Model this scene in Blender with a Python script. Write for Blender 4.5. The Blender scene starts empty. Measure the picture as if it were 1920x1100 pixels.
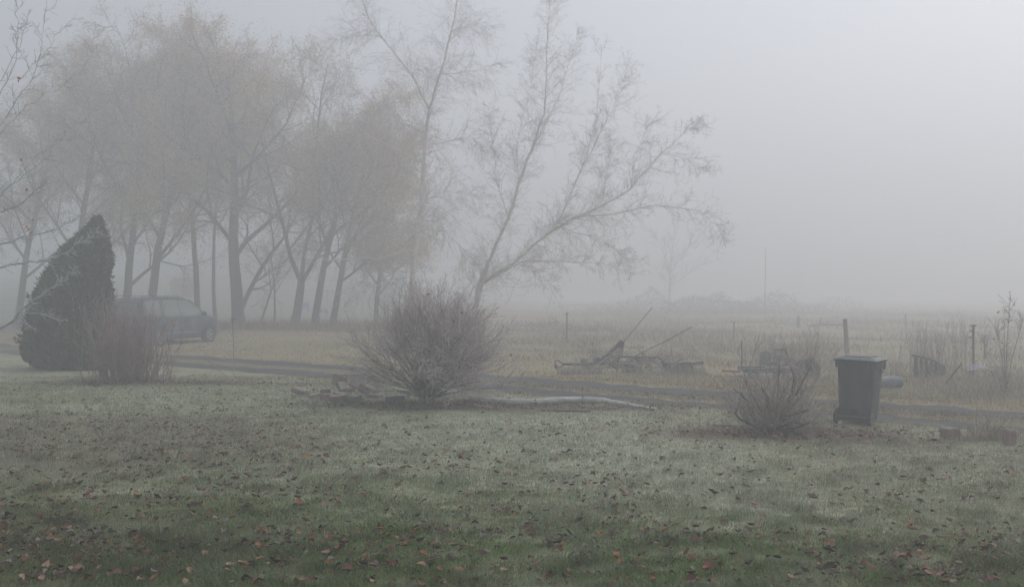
import bpy, bmesh, math, random
import numpy as np
from mathutils import Vector, Matrix, Euler

S = bpy.context.scene
COL = S.collection
PI = math.pi
R = math.radians
rng = np.random.default_rng(11)
rnd = random.Random(5)

# ------------------------------------------------------------------ camera
CAM_H, F, CX, HY = 2.0, 1920.0, 960.0, 545.0
cam = bpy.data.cameras.new('camera')
cam.sensor_width = 36.0
cam.lens = 36.0
cam.clip_start = 0.1
cam.clip_end = 2000.0
camo = bpy.data.objects.new('camera', cam)
COL.objects.link(camo)
camo.location = (0, 0, CAM_H)
camo.rotation_euler = (R(90) - math.atan(5.0 / F), 0, 0)
S.camera = camo

# ------------------------------------------------------------------ sky, sun, exposure
SUN_EL, SUN_AZ = R(48), R(62)          # azimuth measured from +Y towards +X
w = bpy.data.worlds.new('World')
S.world = w
w.use_nodes = True
nt = w.node_tree
bg = nt.nodes['Background']
sky = nt.nodes.new('ShaderNodeTexSky')
sky.sky_type = 'NISHITA'
sky.sun_disc = False
sky.sun_elevation = SUN_EL
sky.sun_rotation = SUN_AZ
sky.air_density = 1.0
sky.dust_density = 3.0
sky.ozone_density = 1.0
hs = nt.nodes.new('ShaderNodeHueSaturation')
hs.inputs['Saturation'].default_value = 0.34
nt.links.new(sky.outputs['Color'], hs.inputs['Color'])
nt.links.new(hs.outputs['Color'], bg.inputs['Color'])
bg.inputs['Strength'].default_value = 0.15
sun = bpy.data.lights.new('sun', 'SUN')
sun.energy = 0.6
sun.angle = R(55)
sun.color = (1.0, 0.98, 0.95)
suno = bpy.data.objects.new('sun', sun)
COL.objects.link(suno)
sdir = Vector((math.sin(SUN_AZ) * math.cos(SUN_EL), math.cos(SUN_AZ) * math.cos(SUN_EL), math.sin(SUN_EL)))
suno.location = sdir * 100
suno.rotation_euler = sdir.to_track_quat('Z', 'Y').to_euler()
S.view_settings.view_transform = 'Standard'
S.view_settings.look = 'None'
S.view_settings.gamma = 1.0
S.view_settings.exposure = 0.12
S.cycles.use_denoising = True
S.cycles.max_bounces = 6
S.cycles.diffuse_bounces = 3
S.cycles.glossy_bounces = 2
S.cycles.transmission_bounces = 3
S.cycles.transparent_max_bounces = 6
S.cycles.volume_bounces = 3
S.cycles.use_adaptive_sampling = True
S.cycles.adaptive_threshold = 0.01

FOG_DENSITY = 0.0178
FOG_COLOR = (0.94, 0.955, 0.995)
FOG_G = 0.5

# ------------------------------------------------------------------ helpers
def GD(py):                     # distance at which flat ground shows at picture row py
    return CAM_H * F / (py - HY)

def W(px, py, d):               # real point at distance d
    return Vector(((px - CX) / F * d, d, CAM_H + (HY - py) / F * d))

_tab = rng.random((256, 256))
def vnoise(x, y):
    x = np.asarray(x, float); y = np.asarray(y, float)
    xi = np.floor(x).astype(int); yi = np.floor(y).astype(int)
    fx = x - xi; fy = y - yi
    fx = fx * fx * (3 - 2 * fx); fy = fy * fy * (3 - 2 * fy)
    a = _tab[xi & 255, yi & 255]; b = _tab[(xi + 1) & 255, yi & 255]
    c = _tab[xi & 255, (yi + 1) & 255]; d = _tab[(xi + 1) & 255, (yi + 1) & 255]
    return (a * (1 - fx) + b * fx) * (1 - fy) + (c * (1 - fx) + d * fx) * fy

def fnoise(x, y, o=3):
    s = 0; a = 1.0; t = 0
    for k in range(o):
        s = s + a * vnoise(x * 2 ** k + 17.3 * k, y * 2 ** k + 5.1 * k); t += a; a *= 0.5
    return s / t

def sstep(a, b, x):
    t = np.clip((np.asarray(x, float) - a) / (b - a), 0, 1)
    return t * t * (3 - 2 * t)

# the track runs through (-9.2, 29.3) and (8.0, 15.7)
TA = np.array([-9.4, 29.2]); TB = np.array([8.0, 15.6])
TDIR = (TB - TA) / np.linalg.norm(TB - TA); TN = np.array([-TDIR[1], TDIR[0]])
def track_uv(x, y):
    dx = np.asarray(x, float) - TA[0]; dy = np.asarray(y, float) - TA[1]
    return dx * TDIR[0] + dy * TDIR[1], dx * TN[0] + dy * TN[1]      # along, across (+ = far side)

def H(x, y):
    x = np.asarray(x, float); y = np.asarray(y, float)
    h = 0.05 * (fnoise(x * 0.35 + 3, y * 0.35 + 9) - 0.5) + 0.035 * (fnoise(x * 1.3, y * 1.7 + 40, 2) - 0.5)
    h = h * sstep(3, 8, np.hypot(x, y))
    far = sstep(30, 55, y)
    h = h + far * 0.35 * (fnoise(x * 0.16 + 50, y * 0.12 + 20) - 0.5)
    h = h + sstep(60, 135, y) * sstep(4, -28, x) * 3.6
    h = h + sstep(26, 40, y) * sstep(-2, 4, x) * 0.22 * (fnoise(x * 0.5 + 11, y * 0.35 + 77, 2) - 0.4)
    u, v = track_uv(x, y)
    h = h - 0.03 * np.exp(-(np.abs(v - 1.0) / 0.5) ** 4) - 0.03 * np.exp(-(np.abs(v + 0.8) / 0.5) ** 4)
    return h

def Hf(x, y):
    return float(H(np.array([x]), np.array([y]))[0])

def G(px, py):                  # ground point under a picture position, flat estimate then settled on the terrain
    d = GD(py)
    x = (px - CX) / F * d
    return Vector((x, d, Hf(x, d)))

def link_mesh(name, me, m, parent=None):
    o = bpy.data.objects.new(name, me)
    COL.objects.link(o)
    if m is not None and not me.materials:
        me.materials.append(m)
    if parent is not None:
        o.parent = parent
    return o

def mesh_np(name, V, faces, m, parent=None, cols=None, smooth=False):
    V = np.asarray(V, np.float32)
    me = bpy.data.meshes.new(name)
    faces = [np.asarray(f, np.int32) for f in faces if len(f)]
    nl = sum(f.size for f in faces); nf = sum(len(f) for f in faces)
    me.vertices.add(len(V)); me.vertices.foreach_set('co', V.ravel())
    me.loops.add(nl); me.polygons.add(nf)
    me.loops.foreach_set('vertex_index', np.concatenate([f.ravel() for f in faces]))
    tot = np.concatenate([np.full(len(f), f.shape[1], np.int32) for f in faces])
    st = np.zeros(nf, np.int32); st[1:] = np.cumsum(tot)[:-1]
    me.polygons.foreach_set('loop_start', st)
    if smooth:
        me.polygons.foreach_set('use_smooth', np.ones(nf, bool))
    me.update(calc_edges=True)
    if cols is not None:
        a = me.color_attributes.new('Col', 'FLOAT_COLOR', 'POINT')
        c = np.ones((len(V), 4), np.float32); c[:, :3] = cols
        a.data.foreach_set('color', c.ravel())
    me.validate()
    return link_mesh(name, me, m, parent)

def tag(o, label=None, cat=None, group=None, kind=None):
    if label: o['label'] = label
    if cat: o['category'] = cat
    if group: o['group'] = group
    if kind: o['kind'] = kind
    return o

def thing(name, loc, label, cat, rz=0.0, group=None):
    o = bpy.data.objects.new(name, None)
    o.empty_display_size = 0.2
    COL.objects.link(o)
    o.location = loc
    o.rotation_euler = (0, 0, rz)
    return tag(o, label, cat, group)

class Tubes:
    """tapered limbs: every polyline becomes a closed tapered tube"""
    def __init__(s): s.g = {}
    def add(s, pts, rad, sides=3):
        s.g.setdefault((len(pts), sides), []).append(([tuple(p) for p in pts], list(rad)))
    def build(s, name, m, parent=None, base=(0, 0, 0)):
        VV = []; Q = []; T = []; off = 0
        for (n, k), L in s.g.items():
            P = np.array([l[0] for l in L], float) - np.array(base)[None, None]
            rr = np.array([l[1] for l in L], float)
            N = len(L)
            t = np.empty_like(P)
            t[:, 1:-1] = P[:, 2:] - P[:, :-2] if n > 2 else t[:, 1:-1]
            t[:, 0] = P[:, 1] - P[:, 0]; t[:, -1] = P[:, -1] - P[:, -2]
            t /= np.linalg.norm(t, axis=2, keepdims=True) + 1e-9
            ax = P[:, -1] - P[:, 0]
            ax /= np.linalg.norm(ax, axis=1, keepdims=True) + 1e-9
            ref = np.where(np.abs(ax[:, 2:3]) < 0.8, np.array([[0, 0, 1.0]]), np.array([[1.0, 0.2, 0]]))
            u = np.cross(t, ref[:, None, :]); u /= np.linalg.norm(u, axis=2, keepdims=True) + 1e-9
            v = np.cross(t, u)
            a = np.arange(k) * 2 * PI / k
            ring = (P[:, :, None, :] + rr[:, :, None, None] * (u[:, :, None, :] * np.cos(a)[None, None, :, None] + v[:, :, None, :] * np.sin(a)[None, None, :, None]))
            VV.append(ring.reshape(-1, 3))
            b = off + (np.arange(N) * n * k)[:, None, None] + (np.arange(n - 1) * k)[None, :, None]
            i = np.arange(k)[None, None, :]; j = (i + 1) % k
            Q.append(np.stack([b + i, b + j, b + k + j, b + k + i], -1).reshape(-1, 4))
            c0 = off + (np.arange(N) * n * k)[:, None]
            if k == 3:
                T.append(np.stack([c0[:, 0] + 2, c0[:, 0] + 1, c0[:, 0]], -1))
                e = c0[:, 0] + (n - 1) * k
                T.append(np.stack([e, e + 1, e + 2], -1))
            else:
                e = c0[:, 0] + (n - 1) * k
                for q in range(1, k - 1):
                    T.append(np.stack([c0[:, 0], c0[:, 0] + q + 1, c0[:, 0] + q], -1))
                    T.append(np.stack([e, e + q, e + q + 1], -1))
            off += N * n * k
        return mesh_np(name, np.concatenate(VV), [np.concatenate(Q), np.concatenate(T)], m, parent, smooth=True)

class BM:
    """boxes, cylinders, tubes and outlines gathered into one mesh"""
    def __init__(s): s.b = bmesh.new()
    def box(s, c, size, rot=(0, 0, 0), bev=0.0, taper=(1, 1), jit=0.0):
        r = bmesh.ops.create_cube(s.b, size=1.0)
        vs = r['verts']
        M = Matrix.Translation(Vector(c)) @ Euler(rot).to_matrix().to_4x4()
        for v in vs:
            tx, ty = taper if v.co.z > 0 else (1, 1)
            v.co = Vector((v.co.x * size[0] * tx, v.co.y * size[1] * ty, v.co.z * size[2]))
            if jit: v.co += Vector([rnd.uniform(-jit, jit) for _ in range(3)])
        if bev:
            es = list({e for v in vs for e in v.link_edges})
            rr = bmesh.ops.bevel(s.b, geom=es, offset=bev, segments=2, affect='EDGES')
            vs = list({v for f in rr['faces'] for v in f.verts} | {v for v in vs if v.is_valid})
        for v in vs: v.co = M @ v.co
        return s
    def tube(s, pts, rad, k=8, cap=True):
        pts = [Vector(p) for p in pts]
        if not isinstance(rad, (list, tuple)): rad = [rad] * len(pts)
        rings = []
        u = None
        for i, p in enumerate(pts):
            t = (pts[min(i + 1, len(pts) - 1)] - pts[max(i - 1, 0)]).normalized()
            if u is None:
                u = t.cross(Vector((0, 0, 1)) if abs(t.z) < 0.9 else Vector((1, 0, 0))).normalized()
            u = (u - t * u.dot(t)).normalized()
            v = t.cross(u)
            rings.append([s.b.verts.new(p + (u * math.cos(a) + v * math.sin(a)) * rad[i]) for a in [2 * PI * q / k for q in range(k)]])
        for a, b in zip(rings, rings[1:]):
            for q in range(k):
                s.b.faces.new((a[q], a[(q + 1) % k], b[(q + 1) % k], b[q]))
        if cap:
            s.b.faces.new(rings[0][::-1]); s.b.faces.new(rings[-1])
        return s
    def lathe(s, prof, o=(0, 0, 0), rot=(0, 0, 0), k=24):     # prof: (radius, height) about local z
        M = Matrix.Translation(Vector(o)) @ Euler(rot).to_matrix().to_4x4()
        rings = [[s.b.verts.new(M @ Vector((r * math.cos(2 * PI * q / k), r * math.sin(2 * PI * q / k), z))) for q in range(k)] for r, z in prof]
        for a, b in zip(rings, rings[1:]):
            for q in range(k):
                s.b.faces.new((a[q], a[(q + 1) % k], b[(q + 1) % k], b[q]))
        s.b.faces.new(rings[0][::-1]); s.b.faces.new(rings[-1])
        return s
    def loft(s, rings, cap=True):
        rs = [[s.b.verts.new(Vector(p)) for p in r] for r in rings]
        k = len(rs[0])
        for a, b in zip(rs, rs[1:]):
            for q in range(k):
                s.b.faces.new((a[q], a[(q + 1) % k], b[(q + 1) % k], b[q]))
        if cap:
            s.b.faces.new(rs[0][::-1]); s.b.faces.new(rs[-1])
        return s
    def prism(s, pts, vec):                                    # outline pushed along vec
        vec = Vector(vec)
        a = [s.b.verts.new(Vector(p)) for p in pts]; b = [s.b.verts.new(Vector(p) + vec) for p in pts]
        n = len(a)
        for q in range(n):
            s.b.faces.new((a[q], a[(q + 1) % n], b[(q + 1) % n], b[q]))
        s.b.faces.new(a[::-1]); s.b.faces.new(b)
        return s
    def build(s, name, m, parent=None, smooth=None, loc=None):
        bmesh.ops.recalc_face_normals(s.b, faces=s.b.faces[:])
        me = bpy.data.meshes.new(name)
        s.b.to_mesh(me); s.b.free()
        if smooth is not None:
            me.polygons.foreach_set('use_smooth', np.ones(len(me.polygons), bool))
            me.set_sharp_from_angle(angle=R(smooth))
        o = link_mesh(name, me, m, parent)
        if loc is not None: o.location = loc
        return o

# ------------------------------------------------------------------ materials
def new_mat(name, rough=0.8):
    m = bpy.data.materials.new(name)
    m.use_nodes = True
    p = m.node_tree.nodes['Principled BSDF']
    p.inputs['Roughness'].default_value = rough
    return m, m.node_tree, p

def mixc(nt, fac, a, b):
    n = nt.nodes.new('ShaderNodeMix'); n.data_type = 'RGBA'
    for sock, v in ((n.inputs[6], a), (n.inputs[7], b)):
        if isinstance(v, tuple): sock.default_value = (*v, 1)
        else: nt.links.new(v, sock)
    if isinstance(fac, (int, float)): n.inputs[0].default_value = fac
    else: nt.links.new(fac, n.inputs[0])
    return n.outputs[2]

def noise_f(nt, scale, lo=0.35, hi=0.65, detail=4, coord='Object', stretch=None):
    tc = nt.nodes.new('ShaderNodeTexCoord'); n = nt.nodes.new('ShaderNodeTexNoise')
    n.inputs['Scale'].default_value = scale; n.inputs['Detail'].default_value = detail
    src = tc.outputs[coord]
    if stretch:
        mp = nt.nodes.new('ShaderNodeMapping'); mp.inputs['Scale'].default_value = stretch
        nt.links.new(src, mp.inputs['Vector']); src = mp.outputs[0]
    nt.links.new(src, n.inputs['Vector'])
    r = nt.nodes.new('ShaderNodeMapRange')
    r.inputs[1].default_value = lo; r.inputs[2].default_value = hi
    nt.links.new(n.outputs['Fac'], r.inputs[0])
    return r.outputs[0]

FROST = (0.55, 0.57, 0.60)
def mat(name, a, b=None, scale=6.0, rough=0.8, frost=0.0, bump=0.0, metal=0.0, stretch=None, fscale=25.0):
    m, nt, p = new_mat(name, rough)
    b = b or tuple(c * 0.6 for c in a)
    c = mixc(nt, noise_f(nt, scale, stretch=stretch), a, b)
    if frost:                                   # rime lies on what faces up
        g = nt.nodes.new('ShaderNodeNewGeometry'); sx = nt.nodes.new('ShaderNodeSeparateXYZ')
        nt.links.new(g.outputs['Normal'], sx.inputs[0])
        r = nt.nodes.new('ShaderNodeMapRange'); r.inputs[1].default_value = -0.3; r.inputs[2].default_value = 0.9
        r.inputs[3].default_value = 0.0; r.inputs[4].default_value = frost
        nt.links.new(sx.outputs['Z'], r.inputs[0])
        mu = nt.nodes.new('ShaderNodeMath'); mu.operation = 'MULTIPLY'
        nt.links.new(r.outputs[0], mu.inputs[0]); nt.links.new(noise_f(nt, fscale, 0.25, 0.6), mu.inputs[1])
        c = mixc(nt, mu.outputs[0], c, FROST)
    nt.links.new(c, p.inputs['Base Color'])
    p.inputs['Metallic'].default_value = metal
    if bump:
        bn = nt.nodes.new('ShaderNodeBump'); bn.inputs['Strength'].default_value = bump; bn.inputs['Distance'].default_value = 0.02
        nt.links.new(noise_f(nt, scale * 4, 0.2, 0.8), bn.inputs['Height'])
        nt.links.new(bn.outputs[0], p.inputs['Normal'])
    return m

def mat_col(name, rough=0.8, trans=0.0, noise=0.25, nscale=40.0):
    m, nt, p = new_mat(name, rough)
    a = nt.nodes.new('ShaderNodeAttribute'); a.attribute_name = 'Col'
    c = a.outputs['Color']
    if noise:
        v = nt.nodes.new('ShaderNodeHueSaturation')
        r = nt.nodes.new('ShaderNodeMapRange'); r.inputs[3].default_value = 1 - noise; r.inputs[4].default_value = 1 + noise
        nt.links.new(noise_f(nt, nscale), r.inputs[0]); nt.links.new(r.outputs[0], v.inputs['Value'])
        nt.links.new(c, v.inputs['Color']); c = v.outputs['Color']
    nt.links.new(c, p.inputs['Base Color'])
    p.inputs['Specular IOR Level'].default_value = 0.2
    return m

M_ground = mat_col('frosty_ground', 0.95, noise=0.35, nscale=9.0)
M_blade = mat_col('grass_blades', 0.8, noise=0.0)
M_leaf = mat_col('dead_leaves', 0.75, noise=0.2, nscale=60.0)
M_gravel = mat('gravel', (0.055, 0.050, 0.048), (0.022, 0.021, 0.021), 3.5, 0.95, frost=0.05, bump=1.0, fscale=1.3)
M_bark = mat('dark_bark', (0.055, 0.048, 0.042), (0.025, 0.022, 0.02), 5.0, 0.95, bump=0.6, stretch=(1, 1, 0.2))
M_twigs_far = mat('bare_twigs', (0.15, 0.13, 0.11), (0.09, 0.078, 0.067), 2.0, 0.95)
M_birch = mat('birch_bark', (0.80, 0.76, 0.69), (0.60, 0.55, 0.49), 4.0, 0.85, frost=0.2, stretch=(0.6, 0.6, 3.0))
M_birch_twig = mat('birch_twigs', (0.52, 0.45, 0.43), (0.36, 0.31, 0.30), 3.0, 0.9, frost=0.6)
M_bush = mat('bush_twigs', (0.60, 0.49, 0.46), (0.40, 0.32, 0.30), 5.0, 0.9, frost=0.85)
M_bush_wood = mat('bush_wood', (0.27, 0.215, 0.185), (0.12, 0.095, 0.08), 12.0, 0.95, frost=0.45, bump=0.5)
M_cane = mat('shrub_canes', (0.33, 0.20, 0.195), (0.17, 0.095, 0.095), 5.0, 0.85, frost=0.65)
M_rime = mat('rimed_twigs', (0.62, 0.63, 0.65), (0.36, 0.36, 0.36), 14.0, 0.9, frost=0.9)
M_cedar = mat_col('cedar_sprays', 0.85, noise=0.2, nscale=3.0)
M_brick = mat('red_concrete', (0.29, 0.18, 0.15), (0.16, 0.11, 0.096), 14.0, 0.95, frost=0.28, bump=0.35)
M_greyblock = mat('grey_concrete', (0.20, 0.165, 0.15), (0.15, 0.13, 0.12), 9.0, 0.95, frost=0.3, bump=0.35)
M_rust = mat('rusty_iron', (0.075, 0.048, 0.038), (0.045, 0.036, 0.034), 8.0, 0.85, frost=0.22, bump=0.4)
M_iron = mat('dark_iron', (0.045, 0.045, 0.048), (0.07, 0.055, 0.05), 10.0, 0.7, frost=0.18)
M_wood = mat('weathered_wood', (0.22, 0.175, 0.135), (0.15, 0.12, 0.095), 10.0, 0.9, frost=0.25, stretch=(1, 1, 0.15))
M_tan = mat('split_wood', (0.33, 0.22, 0.14), (0.22, 0.14, 0.09), 10.0, 0.9, frost=0.25)
M_alu = mat('dull_metal', (0.36, 0.36, 0.36), (0.24, 0.24, 0.235), 10.0, 0.5, frost=0.4)
M_rubber = mat('rubber', (0.022, 0.022, 0.023), (0.03, 0.03, 0.03), 10.0, 0.75)
M_bin = mat('bin_plastic', (0.017, 0.022, 0.024), (0.034, 0.040, 0.041), 5.0, 0.55, frost=0.26, fscale=6.0, stretch=(2.5, 2.5, 0.5))
M_greyblue = mat('blue_grey_paint', (0.13, 0.16, 0.20), (0.09, 0.11, 0.145), 5.0, 0.6, frost=0.14)
M_red = mat('faded_red', (0.42, 0.06, 0.06), (0.30, 0.06, 0.06), 6.0, 0.7, frost=0.3)

# ------------------------------------------------------------------ ground, track
def lawn_col(x, y):
    """colour of the turf at a place: frosted grey green with greener streaks, tan and soil patches"""
    x = np.asarray(x, float); y = np.asarray(y, float)
    n1 = fnoise(x * 0.9 + 4, y * 1.5 + 8, 3); n2 = fnoise(x * 3.1 + 60, y * 6.0 + 3, 2); n3 = fnoise(x * 0.22 + 9, y * 0.25 + 31, 2)
    green = np.array([0.092, 0.135, 0.034]); frost = np.array([0.37, 0.375, 0.275]); olive = np.array([0.21, 0.20, 0.10]); tan = np.array([0.20, 0.165, 0.11])
    n4 = fnoise(x * 2.0 + 33, y * 5.0 + 71, 2)
    n5 = fnoise(x * 3.6 + 5, y * 3.6 + 91, 3)
    f = np.clip(0.10 + (0.85 - 0.45 * sstep(8.5, 13, y)) * (0.5 * (n1 - 0.5) + 0.8 * (n2 - 0.5) + 1.0 * (n4 - 0.5) + 0.9 * (n5 - 0.5)) + 0.60 * sstep(7.2, 13, y) + 0.42 * sstep(-3, 4, x) * sstep(7.2, 9, y), 0, 1.0)  # turf blended darker green near and left, paler farther off and right
    c = green + (frost - green) * f[..., None]
    o = np.clip(0.9 * sstep(0.5, 0.72, n3), 0, 1)[..., None]
    c = c * (1 - 0.4 * o) + olive * 0.4 * o
    u, v = track_uv(x, y)
    field = sstep(-2.2, -0.6, v + 1.5 * (n1 - 0.5))[..., None]
    fc = np.array([0.28, 0.215, 0.105]) + (np.array([0.33, 0.28, 0.175]) - np.array([0.28, 0.215, 0.105])) * n1[..., None]
    mid = sstep(0.35, 0.75, fnoise(x * 0.3 + 71, y * 0.55 + 15, 2))[..., None]
    fc = fc * (1 - 0.5 * mid) + 0.5 * mid * np.array([0.17, 0.175, 0.095])
    c = c * (1 - field) + fc * field
    def patch(cx, cy, rx, ry, col, k):
        nonlocal c
        q = np.hypot((x - cx) / rx, (y - cy) / ry) + 0.5 * (n1 - 0.5) + 0.4 * (n2 - 0.5)
        m = (k * sstep(1.15, 0.6, q))[..., None]
        c = c * (1 - m) + np.array(col) * m
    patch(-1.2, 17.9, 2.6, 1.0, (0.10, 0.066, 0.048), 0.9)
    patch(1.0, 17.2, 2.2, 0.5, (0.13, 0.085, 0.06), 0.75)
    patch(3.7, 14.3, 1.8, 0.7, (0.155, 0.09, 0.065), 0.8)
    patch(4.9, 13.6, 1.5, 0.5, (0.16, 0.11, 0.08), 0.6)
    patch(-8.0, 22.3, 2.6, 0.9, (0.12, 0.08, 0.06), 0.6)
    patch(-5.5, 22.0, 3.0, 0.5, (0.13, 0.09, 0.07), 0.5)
    patch(-6.5, 13.5, 4.5, 3.4, (0.15, 0.115, 0.08), 0.5)
    patch(-4.5, 7.9, 3.4, 1.8, (0.07, 0.085, 0.035), 0.55)  # broad darker green area at the near left
    bare = sstep(50, 54, y) * sstep(62, 56, y) * sstep(-4, -8, x)
    c = c * (1 - 0.75 * bare[..., None]) + 0.75 * bare[..., None] * np.array([0.14, 0.095, 0.065])
    hill = sstep(62, 72, y) * sstep(0, -8, x)
    c = c * (1 - hill[..., None]) + hill[..., None] * np.array([0.24, 0.26, 0.19])
    mg = np.exp(-(np.abs(v - 0.1) / 0.42) ** 4)[..., None] * 0.8
    c = c * (1 - mg) + mg * np.array([0.15, 0.125, 0.09])
    return c

th = np.concatenate([np.linspace(-PI * 0.5 - 0.0, R(50), 60, endpoint=False), np.linspace(R(50), R(130), 620, endpoint=False), np.linspace(R(130), 1.5 * PI, 70, endpoint=False)])
rr = np.concatenate([[0.6], np.geomspace(2.0, 300, 300)])
TH, RR = np.meshgrid(th, rr)
gx = RR * np.cos(TH); gy = RR * np.sin(TH)
gz = H(gx, gy)
nT, nR = len(th), len(rr)
i = (np.arange(nR - 1) * nT)[:, None]; j = np.arange(nT)[None]; jn = (j + 1) % nT
Q = np.stack([i + j, i + nT + j, i + nT + jn, i + jn], -1).reshape(-1, 4)
Vg = np.stack([gx, gy, gz], -1).reshape(-1, 3)
capv = len(Vg)
Vg = np.concatenate([Vg, [[0, 0, Hf(0, 0)]]])
T = np.stack([np.full(nT, capv), np.arange(nT), (np.arange(nT) + 1) % nT], -1)
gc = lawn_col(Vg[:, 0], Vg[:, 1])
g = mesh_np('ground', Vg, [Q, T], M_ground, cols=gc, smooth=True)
tag(g, 'frosty lawn running into a tan autumn field', 'ground', kind='structure')

def rut(v0, half):
    us = np.arange(-30, 60, 0.16)
    vs = np.linspace(-1, 1, 7)
    edge = half * (0.55 + 0.9 * fnoise(us * 1.7 + v0 * 7, us * 0 + v0, 4))
    edge2 = half * (0.55 + 0.9 * fnoise(us * 1.7 + v0 * 13, us * 0 + 9 + v0, 4))
    A = np.where(vs[None] > 0, edge[:, None], edge2[:, None]) * vs[None] + v0 + 0.12 * np.sin(us * 0.22)[:, None]
    X = TA[0] + TDIR[0] * us[:, None] + TN[0] * A
    Y = TA[1] + TDIR[1] * us[:, None] + TN[1] * A
    Z = H(X, Y) + 0.014 + 0.012 * (fnoise(X * 5, Y * 5, 2) - 0.5) - 0.022 * np.abs(vs[None]) ** 4
    n, k = X.shape
    b = (np.arange(n - 1) * k)[:, None] + np.arange(k - 1)[None]
    q = np.stack([b, b + 1, b + k + 1, b + k], -1).reshape(-1, 4)
    o = mesh_np('gravel_track', np.stack([X, Y, Z], -1).reshape(-1, 3), [q], M_gravel, smooth=True)
    return o
tag(rut(1.05, 0.62), 'far wheel rut of the dark gravel track', 'track', kind='structure')
tag(rut(-0.85, 0.60), 'near wheel rut of the dark gravel track', 'track', kind='structure')

# ------------------------------------------------------------------ grass and litter (uncountable)
def blades(name, X, Y, length, width, cols, lean=0.6, tipcol=None, comb=0.0):
    n = len(X)
    Z = H(X, Y) - 0.005
    a = rng.random(n) * 2 * PI
    d = rng.random(n) * 2 * PI
    if comb:                                 # neighbouring blades flop the same way, so tufts show
        d = 4 * PI * fnoise(X * 2.6 + 7, Y * 2.6 + 3, 2) + rng.normal(0, comb, n)
    le = length * (0.55 + 0.9 * rng.random(n)); ln = lean * (0.2 + rng.random(n))
    sx = np.cos(a) * width; sy = np.sin(a) * width
    dx = np.cos(d) * ln * le; dy = np.sin(d) * ln * le
    up = le * np.sqrt(np.clip(1 - (0.75 * ln) ** 2, 0.12, 1))
    P0 = np.stack([X - sx / 2, Y - sy / 2, Z], -1); P1 = np.stack([X + sx / 2, Y + sy / 2, Z], -1)
    mx, my, mz = X + dx * 0.35, Y + dy * 0.35, Z + up * 0.6
    P2 = np.stack([mx + sx * .4, my + sy * .4, mz], -1); P3 = np.stack([mx - sx * .4, my - sy * .4, mz], -1)
    P4 = np.stack([X + dx, Y + dy, Z + up * 0.95], -1)
    V = np.stack([P0, P1, P2, P3, P4], 1).reshape(-1, 3)
    b = np.arange(n) * 5
    Qd = np.stack([b, b + 1, b + 2, b + 3], -1); Tr = np.stack([b + 3, b + 2, b + 4], -1)
    C = np.repeat(cols[:, None, :], 5, 1)
    if tipcol is not None:
        C[:, 4] = C[:, 4] * 0.5 + 0.5 * tipcol; C[:, 2:4] = C[:, 2:4] * 0.8 + 0.2 * tipcol[:, None]
    return mesh_np(name, V, [Qd, Tr], M_blade, cols=C.reshape(-1, 3))

def on_rut(X, Y, pad=0.0):
    u, v = track_uv(X, Y)
    s = 0.12 * np.sin(u * 0.22)
    return (np.abs(v - 1.05 - s) < 0.55 + pad) | (np.abs(v + 0.85 - s) < 0.53 + pad)

N = 520000
d = 6.2 * (24 / 6.2) ** (rng.random(N) ** 1.15)
t = (rng.random(N) * 2 - 1) * 0.56
X = d * t; Y = d
k = ~on_rut(X, Y, -0.16) | (rng.random(N) < 0.02)
u, v = track_uv(X, Y)
k &= ~((v > -0.4) & (rng.random(N) < 0.2))
X, Y = X[k], Y[k]
c = lawn_col(X, Y) * (0.8 + 0.4 * rng.random(len(X)))[:, None] * 1.08
long = fnoise(X * 0.9 + 4, Y * 1.5 + 8, 3)
tip = np.array([0.34, 0.35, 0.30])[None] * (0.5 + 0.8 * rng.random(len(X)))[:, None]
tip = np.where((rng.random(len(X)) < 0.35 + 0.3 * sstep(8, 15, Y))[:, None], tip, c)
tuft = sstep(0.5, 0.72, fnoise(X * 3.4 + 2, Y * 3.4 + 66, 2))
lg = blades('lawn_grass', X, Y, (0.024 + 0.030 * long) * (1 + 0.9 * tuft), 0.0040 * (Y / 7.5), c, 1.15, tip, comb=0.7)
tag(lg, 'short frosted lawn grass over the whole yard', 'grass', kind='stuff')

N = 150000
d = 18 * (95 / 18) ** rng.random(N)
t = (rng.random(N) * 2 - 1) * 0.58
X = d * t; Y = d
u, v = track_uv(X, Y)
rough = sstep(0.42, 0.62, fnoise(X * 0.45 + 20, Y * 0.4 + 2, 3)) * sstep(-3, 3, X - 0.02 * Y) + 0.18
k = (v > 1.7) & (rng.random(N) < 0.25 + rough)
X, Y, rough = X[k], Y[k], rough[k]
c = lawn_col(X, Y) * (0.75 + 0.6 * rng.random(len(X)))[:, None]
red = (rng.random(len(X)) < 0.12)[:, None]
c = np.where(red, np.array([0.24, 0.15, 0.09])[None], c)
tip = np.array([0.36, 0.34, 0.29])[None] * np.ones((len(X), 1))
near = sstep(20, 34, Y)
fg = blades('field_grass', X, Y, 0.03 + (0.05 + 0.17 * near) * rough * (0.4 + rng.random(len(X))), 0.0055 * Y / 10, c, 0.95, tip)
tag(fg, 'tan tussocky field grass beyond the track', 'grass', kind='stuff')

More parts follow.
